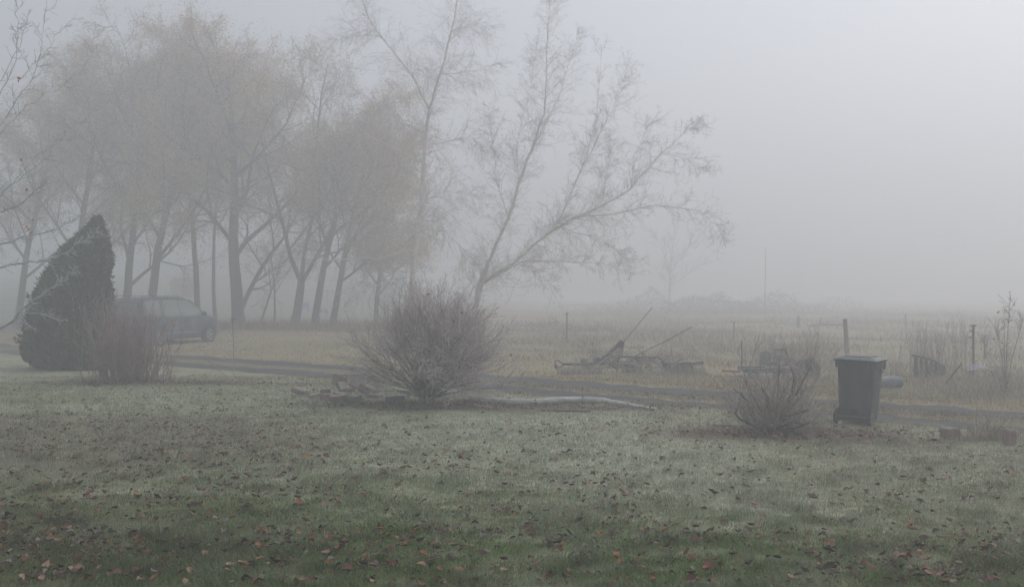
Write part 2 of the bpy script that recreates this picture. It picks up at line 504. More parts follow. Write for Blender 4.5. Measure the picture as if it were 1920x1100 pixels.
# verge weeds on the right beyond the track
N = 9000
X = rng.normal(9.2, 2.6, N); Y = rng.normal(20.5, 1.5, N)
u, v = track_uv(X, Y)
k = (v > 1.8) & (X < 13.5) & (X > 6.4) & ~((np.abs(X - 7.65) < 0.75) & (Y > 19.3) & (Y < 21.6))
X, Y = X[k], Y[k]
gq = [(1862, 824, .22, .10, 500), (1522, 812, .10, .10, 240), (1500, 806, .2, .1, 120), (1330, 806, .3, .1, 120)]
for gpx, gpy, gsx, gsy, gn in gq:
    gd = GD(gpy); X = np.concatenate([X, rng.normal((gpx - CX) / F * gd, gsx, gn)]); Y = np.concatenate([Y, rng.normal(gd, gsy, gn)])
c = np.array([[0.33, 0.265, 0.175]]) * (0.6 + 0.8 * rng.random((len(X), 1)))
wd = blades('dry_weeds', X, Y, 0.10 + 0.42 * rng.random(len(X)) ** 2 * (0.3 + 1.2 * fnoise(X * 1.1, Y * 1.1 + 50, 2)), np.full(len(X), 0.008), c, 1.0, np.full((len(X), 3), 0.38))
tag(wd, 'tan dead weeds along the track verges at right and round the pruned bush', 'weeds', kind='stuff')

# brown brush under the row of trees
N = 16000
X = -27 + 24 * rng.random(N); Y = 55.5 + rng.normal(0, 1.6, N) + (X + 15) * -0.22
c = np.array([[0.25, 0.165, 0.105]]) * (0.6 + 0.8 * rng.random((N, 1)))
br = blades('dry_brush', X, Y, 0.12 + 0.5 * rng.random(N) ** 2.2 * (0.4 + fnoise(X * .6, Y * .6, 2)), np.full(N, 0.04), c, 1.0)
tag(br, 'russet dead undergrowth at the feet of the tree row', 'undergrowth', kind='stuff')

# ------------------------------------------------------------------ fallen leaves
LEAFCOL = np.array([[0.085, 0.036, 0.024], [0.045, 0.026, 0.020], [0.14, 0.060, 0.038], [0.27, 0.165, 0.115], [0.20, 0.095, 0.058], [0.34, 0.225, 0.16], [0.32, 0.13, 0.05], [0.20, 0.16, 0.155]])
def leaf_shape(curl, fold, asp):
    L = np.linspace(0, 1, 6); wv = np.array([0.05, 0.75, 1.0, 0.85, 0.5, 0.03]) * asp * 0.5
    rows = []
    for l, w_ in zip(L, wv):
        z0 = curl * 4 * (l - 0.5) ** 2 * 0.25
        for s in (-1, 0, 1):
            rows.append((l - 0.5, s * w_, z0 + fold * abs(s) * w_ * 2))
    V = np.array(rows)
    F_ = [(a * 3 + b, a * 3 + b + 1, a * 3 + b + 4, a * 3 + b + 3) for a in range(5) for b in range(2)]
    return V, np.array(F_)
SH = [leaf_shape(0.5, 0.3, 0.62), leaf_shape(-0.6, 0.15, 0.72), leaf_shape(0.9, 0.5, 0.55), leaf_shape(0.25, -0.35, 0.78), leaf_shape(-0.9, 0.4, 0.6)]
N = 12500
d = 6.9 * (24 / 6.9) ** rng.random(N)
t = (rng.random(N) * 2 - 1) * 0.52
X = d * t; Y = d
dens = 0.30 * sstep(17, 8, Y) + 0.55 * sstep(-0.8, -5.5, X) * sstep(20, 13, Y) + 0.12
dens *= sstep(7.5, 1.0, X) * 0.8 + 0.2
dens *= 0.5 + 1.0 * sstep(0.42, 0.68, fnoise(X * 1.1 + 90, Y * 1.2 + 33, 3))
dens *= (Y / 8.5) * (1 + 0.8 * sstep(9, 7.2, Y))
k = (rng.random(N) < dens) & ~on_rut(X, Y, 0.1)
X, Y = X[k], Y[k]
# drifts under the bushes
ex = [(-1.5, 17.9, 1.5, 0.5, 260), (3.7, 14.35, 0.9, 0.33, 320), (4.4, 13.9, 0.9, 0.3, 90), (-8.1, 21.8, 1.5, 0.4, 200), (-5.6, 21.9, 1.2, 0.25, 110), (8.6, 15.0, 0.6, 0.2, 60), (1.4, 17.4, 1.5, 0.3, 120)]
for cx, cy, sx, sy, n in ex:
    X = np.concatenate([X, rng.normal(cx, sx, n)]); Y = np.concatenate([Y, rng.normal(cy, sy, n)])
order = np.argsort(Y)
X, Y = X[order], Y[order]
sz = (0.03 + 0.06 * rng.random(len(X)) ** 1.6) * (1 + 0.3 * (rng.random(len(X)) < 0.08))
ci = rng.choice(8, len(X), p=[.25, .21, .17, .09, .12, .04, .03, .09])
inside = np.abs(X / Y) < 0.492
vis = np.where(inside & (Y > 7.1))[0][:300]
single = set(vis.tolist())
leaf_meshes = {}
for q in vis:
    sh = int(rng.integers(5)); cc = int(ci[q])
    key = (sh, cc)
    nm = 'fallen_leaf'
    if key not in leaf_meshes:
        V, F_ = SH[sh]
        cl = np.tile(LEAFCOL[cc], (len(V), 1)) * (0.85 + 0.3 * rng.random((len(V), 1)))
        o = mesh_np(nm, V, [F_], M_leaf, cols=cl, smooth=True)
        leaf_meshes[key] = o.data
    else:
        o = link_mesh(nm, leaf_meshes[key], None)
    s = float(sz[q])
    o.scale = (s, s, s)
    o.location = (float(X[q]), float(Y[q]), Hf(X[q], Y[q]) + 0.026 + 0.12 * s)
    o.rotation_euler = (rnd.uniform(-0.6, 0.6), rnd.uniform(-0.5, 0.5), rnd.uniform(0, 6.28))
    tag(o, 'curled dead brown leaf lying in the near lawn grass', 'fallen leaf', 'dead leaves scattered over the near lawn')
rest = np.array([q for q in range(len(X)) if q not in single])
VV = []; FF = []; CC = []; off = 0
for q in rest:
    V, F_ = SH[int(rng.integers(5))]
    E = np.array(Euler((rnd.uniform(-0.6, 0.6), rnd.uniform(-0.5, 0.5), rnd.uniform(0, 6.28))).to_matrix())
    s = sz[q]
    VV.append(V @ E.T * s + np.array([X[q], Y[q], 0])); FF.append(F_ + off); off += len(V)
    CC.append(np.tile(LEAFCOL[ci[q]] * (0.85 + 0.3 * rnd.random()), (len(V), 1)))
VV = np.concatenate(VV); VV[:, 2] += H(VV[:, 0], VV[:, 1]) + 0.030
lf = mesh_np('fallen_leaves', VV, [np.concatenate(FF)], M_leaf, cols=np.concatenate(CC), smooth=True)
tag(lf, 'dead leaves strewn over the farther lawn and under the bushes', 'fallen leaves', kind='stuff')

# ------------------------------------------------------------------ woody growth
def perp(dv):
    a = Vector((rnd.gauss(0, 1), rnd.gauss(0, 1), rnd.gauss(0, 1)))
    a -= dv * a.dot(dv)
    return a.normalized() if a.length > 1e-4 else Vector((1, 0, 0))

def limb(T, p, dv, L, r, n, wob, trop, sides=3, tip=0.35):
    """one wandering tapered limb; returns its points, directions"""
    pts = [p.copy()]; ds = [dv.copy()]
    st = L / (n - 1)
    for q in range(n - 1):
        dv = (dv + perp(dv) * wob * rnd.random() + Vector((0, 0, trop)) / n).normalized()
        p = p + dv * st
        pts.append(p.copy()); ds.append(dv.copy())
    rad = [r * (1 - (1 - tip) * q / (n - 1)) for q in range(n)]
    T.add(pts, rad, sides)
    return pts, ds, rad

def along(pts, ds, f):
    x = f * (len(pts) - 1); a = min(int(x), len(pts) - 2); fr = x - a
    return pts[a].lerp(pts[a + 1], fr), ds[a]

def grow(T, p, dv, L, r, lev, spec, ends):
    s = spec[lev]
    pts, ds, rad = limb(T[min(lev, len(T) - 1)], p, dv, L, r, s['n'], s['wob'], s['trop'], s['sides'], s.get('tip', 0.3))
    if lev + 1 >= len(spec):
        ends.append((pts[-1], pts[len(pts) // 2])); return
    nx = spec[lev + 1]
    cnt = s['kids'] if isinstance(s['kids'], int) else rnd.randint(*s['kids'])
    for q in range(cnt):
        f = s['from'] + (1 - s['from']) * (q + rnd.random()) / cnt
        f = min(f, 0.995)
        bp, bd = along(pts, ds, f)
        ang = R(rnd.uniform(*nx['ang']))
        nd = (bd * math.cos(ang) + perp(bd) * math.sin(ang) + Vector((0, 0, nx.get('up', 0)))).normalized()
        ll = L * nx['len'] * rnd.uniform(0.6, 1.2) * (1.1 - 0.55 * f)
        grow(T, bp, nd, ll, max(r * (1 - 0.7 * f) * nx['rad'], nx['rmin']), lev + 1, spec, ends)

def leaf_cloud(name, P, size, cols, m, parent=None, base=(0, 0, 0), flat=0.0):
    n = len(P)
    a = rng.normal(size=(n, 3)); a /= np.linalg.norm(a, axis=1, keepdims=True)
    b = rng.normal(size=(n, 3)); b = b - a * (a * b).sum(1, keepdims=True); b /= np.linalg.norm(b, axis=1, keepdims=True)
    s = np.asarray(size)[:, None] if np.ndim(size) else np.full((n, 1), size)
    P = P - np.array(base)
    V = np.stack([P - a * s * 0.5, P + b * s * 0.3, P + a * s * 0.5, P - b * s * 0.3], 1).reshape(-1, 3)
    q = np.arange(n)[:, None] * 4 + np.arange(4)[None]
    return mesh_np(name, V, [q], m, parent, cols=np.repeat(cols, 4, 0))

M_foliage = mat_col('autumn_leaves', 0.85, noise=0.0)

def cottonwood(px, py, d, height, rad, lean, label, forks=3, leafn=9000, crown=0.27, split=0.22, extra=None, tone=(0.50, 0.40, 0.235)):
    base = W(px, py, d); base.z = Hf(base.x, base.y) - 0.05
    root = thing('cottonwood_tree', base, label, 'tree', group='autumn trees in the row behind the van')
    T0, T1 = Tubes(), Tubes()
    ends = []
    o = Vector((0, 0, 0))
    dv = Vector((lean, rnd.uniform(-0.05, 0.05), 1)).normalized()
    sp = height * split
    spec = [dict(n=8, wob=0.32, trop=0.5, sides=5, kids=(9, 12), **{'from': 0.12}, tip=0.15),
            dict(n=6, wob=0.4, trop=0.3, sides=4, kids=(7, 9), **{'from': 0.12}, ang=(30, 68), len=0.55, rad=0.5, rmin=0.020),
            dict(n=5, wob=0.45, trop=0.0, sides=3, kids=(4, 6), **{'from': 0.15}, ang=(25, 65), len=0.5, rad=0.5, rmin=0.013),
            dict(n=4, wob=0.45, trop=-0.3, sides=3, kids=0, **{'from': 0.2}, ang=(25, 65), len=0.55, rad=0.5, rmin=0.009)]
    if height < 7:                           # a sapling carries far fewer twigs
        spec[0]['kids'] = (3, 5); spec[1]['kids'] = (2, 4); spec[2]['kids'] = (1, 3)
        for sq, rm in zip(spec[1:], (0.011, 0.008, 0.006)): sq['rmin'] = rm
    if forks > 2:                            # leader with side limbs
        pts, ds, rd = limb(T0, o, dv, height * 0.72, rad, 12, 0.11, 0.12, 9, 0.32)
        nl = rnd.randint(8, 10)
        for q in range(nl):
            f = split * 1.15 + (0.97 - split * 1.15) * (q + rnd.random() * 0.6) / nl
            bp, bd = along(pts, ds, min(f, .98))
            a = 2.4 * q + rnd.random()
            tilt = R(rnd.uniform(28, 58)) * (crown / 0.27) ** 0.5
            nd = (bd * math.cos(tilt) + Vector((math.cos(a), math.sin(a), 0)) * math.sin(tilt)).normalized()
            grow([T0, T1], bp, nd, height * 0.44 * rnd.uniform(0.8, 1.2) * (1.15 - 0.45 * f), rad * 0.42 * (1.15 - 0.6 * f), 0, spec, ends)
        grow([T0, T1], pts[-1], ds[-1], height * 0.27, rad * 0.3, 0, spec, ends)
    else:                                    # forks low into equal limbs
        pts, ds, rd = limb(T0, o, dv, sp, rad, 6, 0.06, 0.05, 9, 0.8)
        for q in range(3):
            a = (0.2, PI + 0.3, 1.7)[q]
            nd = (ds[-1] + Vector((math.cos(a) * crown * 1.5, math.sin(a) * crown, 0.0)) * (1, 1, 0.5)[q]).normalized()
            grow([T0, T1], pts[-1] - ds[-1] * 0.05, nd, (height - sp) * (0.85, 0.9, 1.0)[q], rad * 0.52, 0, spec, ends)
    T0.add([o - Vector((0, 0, 0.05)), o + dv * 0.25, o + dv * 0.7], [rad * 1.5, rad * 1.15, rad * 0.97], 9)
    if extra:
        for (f, dx, L, rr_) in extra:
            bp, bd = along(pts, ds, f)
            grow([T0, T1], bp, Vector((dx, rnd.uniform(-.2, .2), 1)).normalized(), L, rr_, 0, spec, ends)
    T0.build('trunk', M_bark, root)
    T1.build('branches', M_twigs_far, root)
    E = np.array([tuple(e[0]) for e in ends] + [tuple(e[1]) for e in ends])
    if leafn:
        leafn = int(leafn * 3.6)
        wgt = fnoise(E[:, 0] * .5 + px, E[:, 2] * .5 + E[:, 1] * .3, 2) ** 2.0; wgt /= wgt.sum()
        P = E[rng.choice(len(E), size=leafn, p=wgt)] + rng.normal(0, 1, (leafn, 3)) * np.where(rng.random((leafn, 1)) < .5, 0.14, 0.42) - np.array([0, 0, 0.10])
        P = P[P[:, 2] > 2.6 + 1.6 * rng.random(leafn)]; leafn = len(P)
        c = np.array(tone)[None] * (0.65 + 0.7 * rng.random((leafn, 1))) * np.array([1, 1, 1])[None]
        yel = (rng.random(leafn) < 0.3)[:, None]
        c = np.where(yel, c * np.array([1.3, 1.08, 0.8]), c)
        leaf_cloud('crown', P, 0.055 + 0.085 * rng.random(leafn) ** 1.5, c, M_foliage, root)
    return root

cottonwood(32, 604, 60, 15.0, 0.22, 0.10, 'leftmost tall autumn tree at the picture edge beyond the dark cedar', 3, 12000)
cottonwood(140, 607, 58, 16.2, 0.24, 0.02, 'tall autumn tree whose trunk is hidden behind the dark cedar', 3, 13000)
cottonwood(238, 608, 58, 16.8, 0.25, -0.02, 'forked grey trunk rising behind the rear roof of the van', 3, 12000, split=0.16)
cottonwood(278, 609, 57, 17.0, 0.27, 0.17, 'thick trunk leaning right behind the middle of the van roof', 3, 12000, split=0.26)
cottonwood(369, 600, 61, 17.2, 0.20, 0.02, 'slim straight trunk just behind the nose of the van', 3, 11000, split=0.4)
cottonwood(404, 601, 62, 15.5, 0.13, -0.03, 'thin straight trunk between the van nose and the big double trunk', 3, 6000, split=0.42)
cottonwood(446, 610, 56, 16.4, 0.36, 0.07, 'biggest trunk in the row with a second stem leaning right', 3, 13000, extra=[(0.05, 0.36, 9.0, 0.15)], split=0.27)
cottonwood(552, 612, 55, 14.6, 0.25, 0.13, 'tree forking low into a Y right of the slim sapling', 2, 11000, split=0.17, crown=0.4)
cottonwood(589, 613, 54.5, 12.8, 0.21, 0.20, 'right leaning trunk between the Y shaped tree and the last tree', 3, 9000, split=0.3)
cottonwood(622, 615, 54, 11.4, 0.19, 0.17, 'last leaning trunk at the right end of the tree row by the round bush', 3, 9000, split=0.24)
cottonwood(705, 606, 60, 9.5, 0.16, 0.05, 'smaller tree behind the round bush at the end of the row', 3, 8000, split=0.2, crown=0.42)
cottonwood(515, 606, 59, 5.5, 0.075, 0.01, 'slim bare sapling standing between the double trunk and the Y shaped tree', 3, 500, split=0.38)
cottonwood(486, 607, 58.5, 5.0, 0.065, 0.33, 'thin sapling slanting right beside the big double trunk', 2, 300, split=0.45)

def hero_tree(name, d, stems, label, spec, twigmat, leafn, leafcol, dspread=1.4, kids_per_m=5.0, l2=(0.5, 1.4), up=0.25, side_trop=0.0, leafsize=0.034, spread_seed=1):
    """a tree whose main stems follow given outlines at real distance, each stem with its own depth"""
    b0 = W(*stems[0][0][0], d); base = Vector((b0.x, d, Hf(b0.x, d)))
    root = thing(name, base, label, 'tree')
    T0, T1 = Tubes(), Tubes()
    ends = []
    for path, r0, r1, dep0, dep1 in stems:
        n = len(path)
        P = [W(px, py, 1) for px, py in path]
        pts = []
        for q, (px, py) in enumerate(path):
            dd = d + dep0 + (dep1 - dep0) * q / (n - 1)
            p = W(px, py, d); p.y = dd
            pts.append(p)
        # resample with a little wander
        fine = []
        for a, b in zip(pts, pts[1:]):
            for s in range(3):
                p = a.lerp(b, s / 3)
                if s: p += Vector((rnd.gauss(0, .02), rnd.gauss(0, .02), rnd.gauss(0, .02)))
                fine.append(p)
        fine.append(pts[-1])
        m = len(fine)
        rad = [r0 + (r1 - r0) * (q / (m - 1)) ** 0.85 for q in range(m)]
        rad = [q * 0.76 for q in rad]
        T0.add(fine, rad, 7)
        ds = [(fine[min(q + 1, m - 1)] - fine[max(q - 1, 0)]).normalized() for q in range(m)]
        length = sum((fine[q + 1] - fine[q]).length for q in range(m - 1))
        for q in range(int(length * kids_per_m)):
            f = rnd.random() ** 1.1
            bp, bd = along(fine, ds, f)
            if bp.z < 1.6 and r0 > 0.06: continue
            ang = R(rnd.uniform(30, 70))
            nd = (bd * math.cos(ang) + perp(bd) * math.sin(ang) + Vector((0, 0, up))).normalized()
            grow([T1], bp, nd, rnd.uniform(*l2) * (1.1 - 0.62 * f), 0.0066 if d < 60 else 0.012, 0, spec, ends)
    T0.build('trunk', M_birch, root, base)
    T1.build('twigs', twigmat, root, base)
    E = np.array([tuple(e[0]) for e in ends] + [tuple(e[1]) for e in ends])
    if leafn:
        P = E[rng.integers(len(E), size=leafn)] + rng.normal(0, 0.03, (leafn, 3))
        c = np.array(leafcol)[None] * (0.6 + 0.8 * rng.random((leafn, 1)))
        leaf_cloud('leaves', P, leafsize * (0.7 + 0.6 * rng.random(leafn)), c, M_foliage, root, base)
    return root

droop = [dict(n=6, wob=0.35, trop=-0.5, sides=3, kids=(4, 7), **{'from': 0.1}, tip=0.4),
         dict(n=5, wob=0.4, trop=-1.1, sides=3, kids=(2, 4), **{'from': 0.1}, ang=(20, 60), len=0.5, rad=0.6, rmin=0.0036, tip=0.6),
         dict(n=4, wob=0.4, trop=-0.8, sides=3, kids=0, **{'from': 0.2}, ang=(20, 60), len=0.55, rad=0.6, rmin=0.0028, tip=0.7)]
erect = [dict(n=6, wob=0.5, trop=0.15, sides=3, kids=(4, 6), **{'from': 0.1}, tip=0.4),
         dict(n=5, wob=0.55, trop=-0.1, sides=3, kids=(2, 4), **{'from': 0.1}, ang=(25, 75), len=0.5, rad=0.6, rmin=0.0036, tip=0.6),
         dict(n=4, wob=0.4, trop=-0.3, sides=3, kids=0, **{'from': 0.2}, ang=(20, 60), len=0.55, rad=0.6, rmin=0.0028, tip=0.7)]
B1 = [
    ([(772, 680), (770, 600), (773, 520), (782, 440), (790, 380), (795, 300), (799, 250), (805, 205)], 0.16, 0.085, 0, 0),
    ([(805, 205), (828, 130), (845, 60), (860, -20), (868, -110), (872, -190)], 0.075, 0.012, 0, 0.4),
    ([(805, 205), (772, 140), (718, 75), (690, 30), (668, -40), (655, -110)], 0.06, 0.012, 0, -0.8),
    ([(795, 305), (742, 280), (692, 256), (653, 216), (610, 180)], 0.04, 0.009, 0, -1.2),
    ([(799, 250), (746, 226), (692, 182), (638, 143), (585, 110)], 0.04, 0.009, 0, 1.3),
    ([(826, 138), (862, 140), (904, 138), (935, 128)], 0.03, 0.008, 0, -0.9),
    ([(790, 380), (835, 356), (880, 362), (915, 384)], 0.03, 0.007, 0, 0.9),
    ([(782, 440), (745, 432), (690, 441), (645, 425)], 0.03, 0.008, 0, 1.4),
    ([(773, 470), (750, 474), (712, 487), (643, 486), (600, 494), (576, 478)], 0.045, 0.010, 0, -1.5),
    ([(771, 515), (740, 524), (700, 538), (668, 552), (625, 580)], 0.026, 0.008, 0, -1.2),
    ([(786, 410), (830, 430), (872, 470), (890, 510)], 0.026, 0.006, 0, 1.0),
    ([(797, 270), (840, 262), (880, 250), (905, 270)], 0.026, 0.006, 0, 1.2),
    ([(845, 60), (885, 40), (915, 55)], 0.022, 0.006, 0, 0.5),
    ([(718, 75), (660, 70), (605, 85), (560, 110)], 0.024, 0.006, -0.6, 0.3),
]
hero_tree('birch_tree', 39.0, B1, 'white trunked birch rising straight up behind the round bush and out of the picture top', droop, M_birch_twig, 1600, (0.26, 0.19, 0.13), kids_per_m=15, l2=(0.6, 2.1), up=0.15, leafsize=0.045)
B2 = [
    ([(884, 690), (888, 600), (899, 530), (921, 481), (953, 408), (972, 344), (997, 280), (1021, 211)], 0.13, 0.05, 0, 0.3),
    ([(1021, 211), (1025, 118), (1029, 30), (1031, -15)], 0.04, 0.007, 0.3, 0.3),
    ([(997, 280), (1045, 190), (1070, 110), (1082, 70)], 0.03, 0.006, 0.2, -0.5),
    ([(972, 344), (968, 280), (1000, 130), (1008, 60)], 0.025, 0.006, 0.2, 0.9),
    ([(953, 408), (930, 330), (920, 250), (915, 190)], 0.028, 0.006, 0.2, 1.0),
    ([(890, 600), (904, 530), (962, 494), (1016, 447), (1051, 408), (1090, 315), (1115, 236), (1124, 94)], 0.10, 0.008, -0.1, -0.8),
    ([(1090, 315), (1135, 230), (1165, 170), (1180, 120)], 0.026, 0.006, -0.5, 0.2),
    ([(1016, 447), (1070, 413), (1125, 388), (1183, 354), (1242, 285), (1296, 236), (1320, 225)], 0.075, 0.008, -0.3, 0.6),
    ([(1070, 410), (1149, 403), (1223, 388), (1296, 398), (1335, 430), (1346, 466)], 0.045, 0.007, -0.4, -1.4),
    ([(904, 532), (977, 491), (1051, 491), (1125, 496), (1174, 513)], 0.055, 0.008, -0.1, -1.7),
    ([(1040, 425), (1100, 440), (1150, 460), (1195, 500)], 0.03, 0.007, -0.3, 0.9),
    ([(1183, 354), (1190, 290), (1215, 240), (1230, 220)], 0.025, 0.006, 0.1, 0.9),
    ([(977, 491), (1010, 515), (1045, 545)], 0.022, 0.006, -0.3, -1.0),
    ([(1125, 388), (1145, 300), (1150, 240)], 0.022, 0.006, 0, 1.2),
    ([(1242, 285), (1290, 300), (1325, 330)], 0.02, 0.005, 0.3, -0.5),
]
hero_tree('birch_tree', 37.0, B2, 'birch of several stems fanning out to the right above the round bush', erect, M_birch_twig, 1500, (0.30, 0.20, 0.14), kids_per_m=14, l2=(0.5, 1.6), up=0.03, leafsize=0.045)

FAR = [([(1256, 590), (1256, 545), (1257, 500)], 0.2, 0.12, 0, 0), ([(1257, 505), (1240, 460), (1215, 425)], 0.1, 0.03, 0, 1),
       ([(1257, 505), (1262, 450), (1268, 415)], 0.1, 0.03, 0, -1), ([(1257, 510), (1290, 465), (1320, 440)], 0.1, 0.03, 0, 1),
       ([(1256, 535), (1225, 505), (1200, 480)], 0.06, 0.02, 0, -1), ([(1256, 540), (1300, 505), (1330, 490)], 0.06, 0.02, 0, 0)]
far_spec = [dict(n=5, wob=0.3, trop=0.4, sides=3, kids=(4, 6), **{'from': 0.1}, tip=0.4), dict(n=4, wob=0.4, trop=0.2, sides=3, kids=0, **{'from': 0.1}, ang=(20, 50), len=0.6, rad=0.7, rmin=0.012, tip=0.6)]
hero_tree('bare_tree', 92.0, FAR, 'ghostly bare tree standing alone far off in the fog', far_spec, M_twigs_far, 0, (0, 0, 0), kids_per_m=3.0, l2=(1.0, 2.4), up=0.3)

# round bush
def round_bush():
    base = G(798, 757)
    root = thing('round_bush', base, 'big bare round bush of grey purple twigs in the middle of the picture', 'bush')
    T0, T1, T2 = Tubes(), Tubes(), Tubes()
    ends = []
    for a in range(7):
        an = a * 0.9
        T0.add([Vector((0.05 * math.cos(an), 0.05 * math.sin(an), -0.04)), Vector((0.05 * math.cos(an), 0.05 * math.sin(an), 0.12)), Vector((0.10 * math.cos(an), 0.10 * math.sin(an), 0.28))], [0.085, 0.075, 0.055], 7)
    sp = [dict(n=8, wob=0.36, trop=0.22, sides=4, kids=(6, 8), **{'from': 0.34}, tip=0.3),
          dict(n=5, wob=0.5, trop=0.15, sides=3, kids=(5, 7), **{'from': 0.2}, ang=(14, 55), len=0.55, rad=0.55, rmin=0.0048, tip=0.5),
          dict(n=4, wob=0.3, trop=0.15, sides=3, kids=(2, 4), **{'from': 0.3}, ang=(12, 40), len=0.55, rad=0.6, rmin=0.0034, tip=0.6),
          dict(n=3, wob=0.4, trop=0.1, sides=3, kids=0, **{'from': 0.3}, ang=(15, 60), len=0.6, rad=0.6, rmin=0.0026, tip=0.7)]
    for q in range(130):
        an = 2 * PI * rnd.random()
        el = R(rnd.uniform(0, 1) ** 0.62 * 82 + 4)            # from level to upright
        dv = Vector((math.cos(an) * math.cos(el) * 1.15 + .14, math.sin(an) * math.cos(el), math.sin(el))).normalized()
        L = (1.42 + 0.46 * math.sin(el)) * rnd.uniform(0.66, 0.93) * (0.94 + 0.12 * vnoise(an * 1.6 + 9, el * 2.2).item())
        grow([T0 if q < 22 else T1, T2, T2], Vector((0.07 * math.cos(an), 0.07 * math.sin(an), 0.06 + 0.22 * rnd.random())), dv, L, rnd.uniform(0.012, 0.024), 0, sp, ends)
    T0.build('trunk', M_bush_wood, root)
    T1.build('branches', M_bush_wood, root)
    T2.build('twigs', M_bush, root)
    E = np.array([tuple(e[1]) for e in ends])
    P = E[rng.integers(len(E), size=26)]
    leaf_cloud('leaves', P, np.full(26, 0.07), np.tile([[0.28, 0.10, 0.04]], (26, 1)), M_foliage, root)
round_bush()

# upright shrub by the cedar
def cane_shrub():
    base = G(236, 716)
    root = thing('cane_shrub', base, 'upright shrub of reddish frosted canes in front of the cedar', 'shrub')
    T0, T1 = Tubes(), Tubes()
    for q in range(300):
        x, y = rnd.gauss(0.06, 0.30), rnd.gauss(0, 0.28)
        z = float(Hf(base.x + x, base.y + y)) - base.z - 0.02
        L = rnd.uniform(0.8, 1.8) * (1.08 - 0.16 * abs(x)) * (1.0 if x > -0.1 else 1.1)
        if rnd.random() < 0.09: L = rnd.uniform(1.85, 2.2)
        dv = Vector((x * 0.22 + rnd.gauss(0, 0.09), y * 0.2 + rnd.gauss(0, 0.09), 1)).normalized()
        pts, ds, rd = limb(T0, Vector((x, y, z)), dv, L, rnd.uniform(0.005, 0.011), 9, 0.24, 0.12, 4, 0.4)
        for s in range(rnd.randint(2, 6)):
            bp, bd = along(pts, ds, rnd.uniform(0.15, 0.95))
            nd = (bd + perp(bd) * rnd.uniform(0.3, 1.1)).normalized()
            limb(T1, bp, nd, rnd.uniform(0.08, 0.3), 0.0055, 4, 0.3, 0.2, 3, 0.6)
    for q in range(70):                       # sprawling low twigs to the sides
        s = rnd.choice((-1, 1, 1))
        x, y = rnd.gauss(0.3 * s, 0.25), rnd.gauss(-0.1, 0.2)
        dv = Vector((0.9 * s + rnd.gauss(0, 0.3), rnd.gauss(0, 0.4), rnd.uniform(0.15, 0.9))).normalized()
        limb(T1, Vector((x, y, 0.02)), dv, rnd.uniform(0.3, 0.9), 0.007, 6, 0.3, 0.2, 3, 0.4)
    T0.build('canes', M_cane, root)
    T1.build('twigs', M_cane, root)
cane_shrub()

